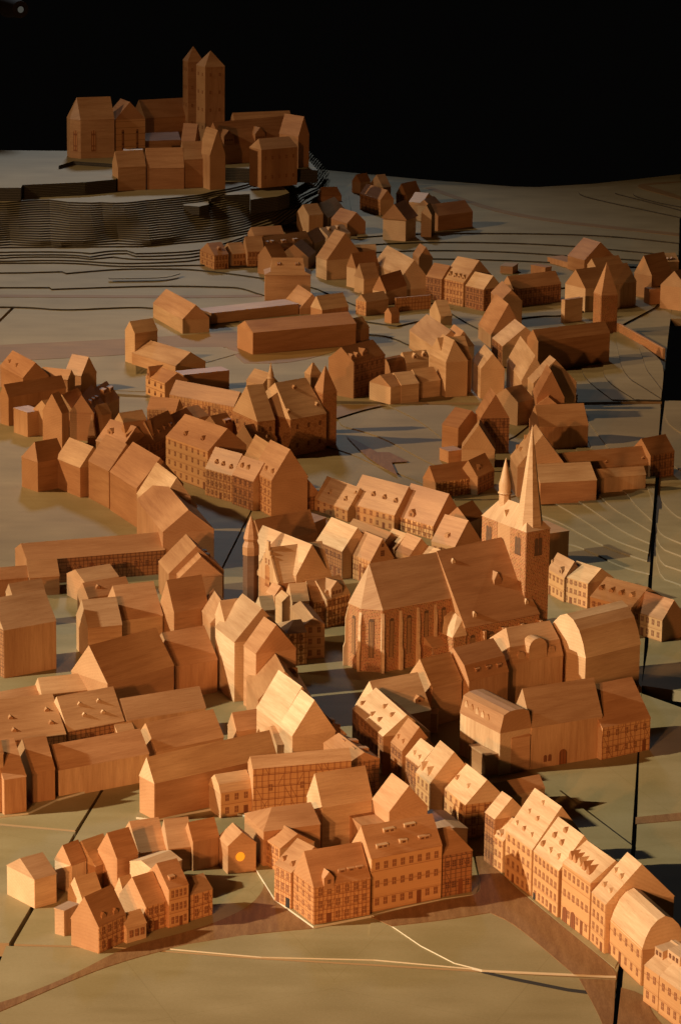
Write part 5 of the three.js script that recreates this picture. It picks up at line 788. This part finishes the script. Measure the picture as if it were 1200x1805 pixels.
  const cap = new THREE.LatheGeometry([[0, 0.017], [0.0092, 0.0175], [0.0092, 0.019], [0.0078, 0.0195], [0.0082, 0.03], [0.0066, 0.036], [0.0045, 0.046], [0.0022, 0.056], [0, 0.064]].map(([a, b]) => new THREE.Vector2(a, b)), 18);
  part('turret_cap', cap, WOOD[1], tt);
}
// ---------------------------------------------------------------- turrets of the town hall and the stone hall
{
  const t = thing('town_hall_turret', 'octagonal town hall turret with a tall pointed spire', 'model turret', -116.1 * MM, 0, 6.5 * MM, 0.4);
  const o8 = (r, y) => { const q = []; for (let i = 0; i < 8; i++) q.push([Math.cos(i * Math.PI / 4) * r * MM, y * MM, Math.sin(i * Math.PI / 4) * r * MM]); return q; };
  part('shaft', hull([...o8(11, 0), ...o8(11, 72)]), std([0.15, 0.075, 0.035], woodTex[0], 0.7), t);
  part('drum', hull([...o8(11.6, 72), ...o8(11.6, 83), ...o8(8.5, 90)]), WOOD[4], t);
  part('spire', hull([...o8(8.5, 90.2), ...o8(10.4, 94), ...o8(5.5, 112), [0, 0.124, 0]]), WOOD[2], t);
  const s = thing('ridge_turret', 'slim round turret riding on the ridge of the stone hall', 'model turret', -117.6 * MM, 49.8 * MM, -1113.3 * MM, 0);
  part('turret_body', new THREE.LatheGeometry([[0, -0.012], [0.0056, -0.012], [0.0056, 0.006], [0.0066, 0.0065], [0.0066, 0.0085], [0.0048, 0.009], [0.0054, 0.013], [0.004, 0.017], [0.0026, 0.022], [0.0012, 0.029], [0, 0.034]].map(([a, b]) => new THREE.Vector2(a, b)), 16), WOOD[6], s);
}
// ---------------------------------------------------------------- a spotlight fitting in the dark behind the model
{
  const s = thing('spotlight', 'small round spotlight fitting dimly visible in the dark at the top left corner', 'spotlight', -754.7 * MM, 411 * MM, -3400 * MM, 0.5);
  const body = new THREE.CylinderGeometry(0.02, 0.026, 0.07, 24); body.rotateX(Math.PI / 2); part('body', body, M.ink, s).position.z = -0.036;
  const ring = new THREE.TorusGeometry(0.0085, 0.0015, 8, 24); part('rim', ring, M.ink, s);
  const lens = new THREE.CylinderGeometry(0.0075, 0.0075, 0.002, 24); lens.rotateX(Math.PI / 2);
  part('lens', lens, new THREE.MeshStandardMaterial({ color: 0x444444, emissive: new THREE.Color().setRGB(0.05, 0.052, 0.045), emissiveIntensity: 1, roughness: 0.4 }), s);
}
scene.traverse((o) => { if (o.isMesh) o.castShadow = o.receiveShadow = true; });
renderer.render(scene, camera);
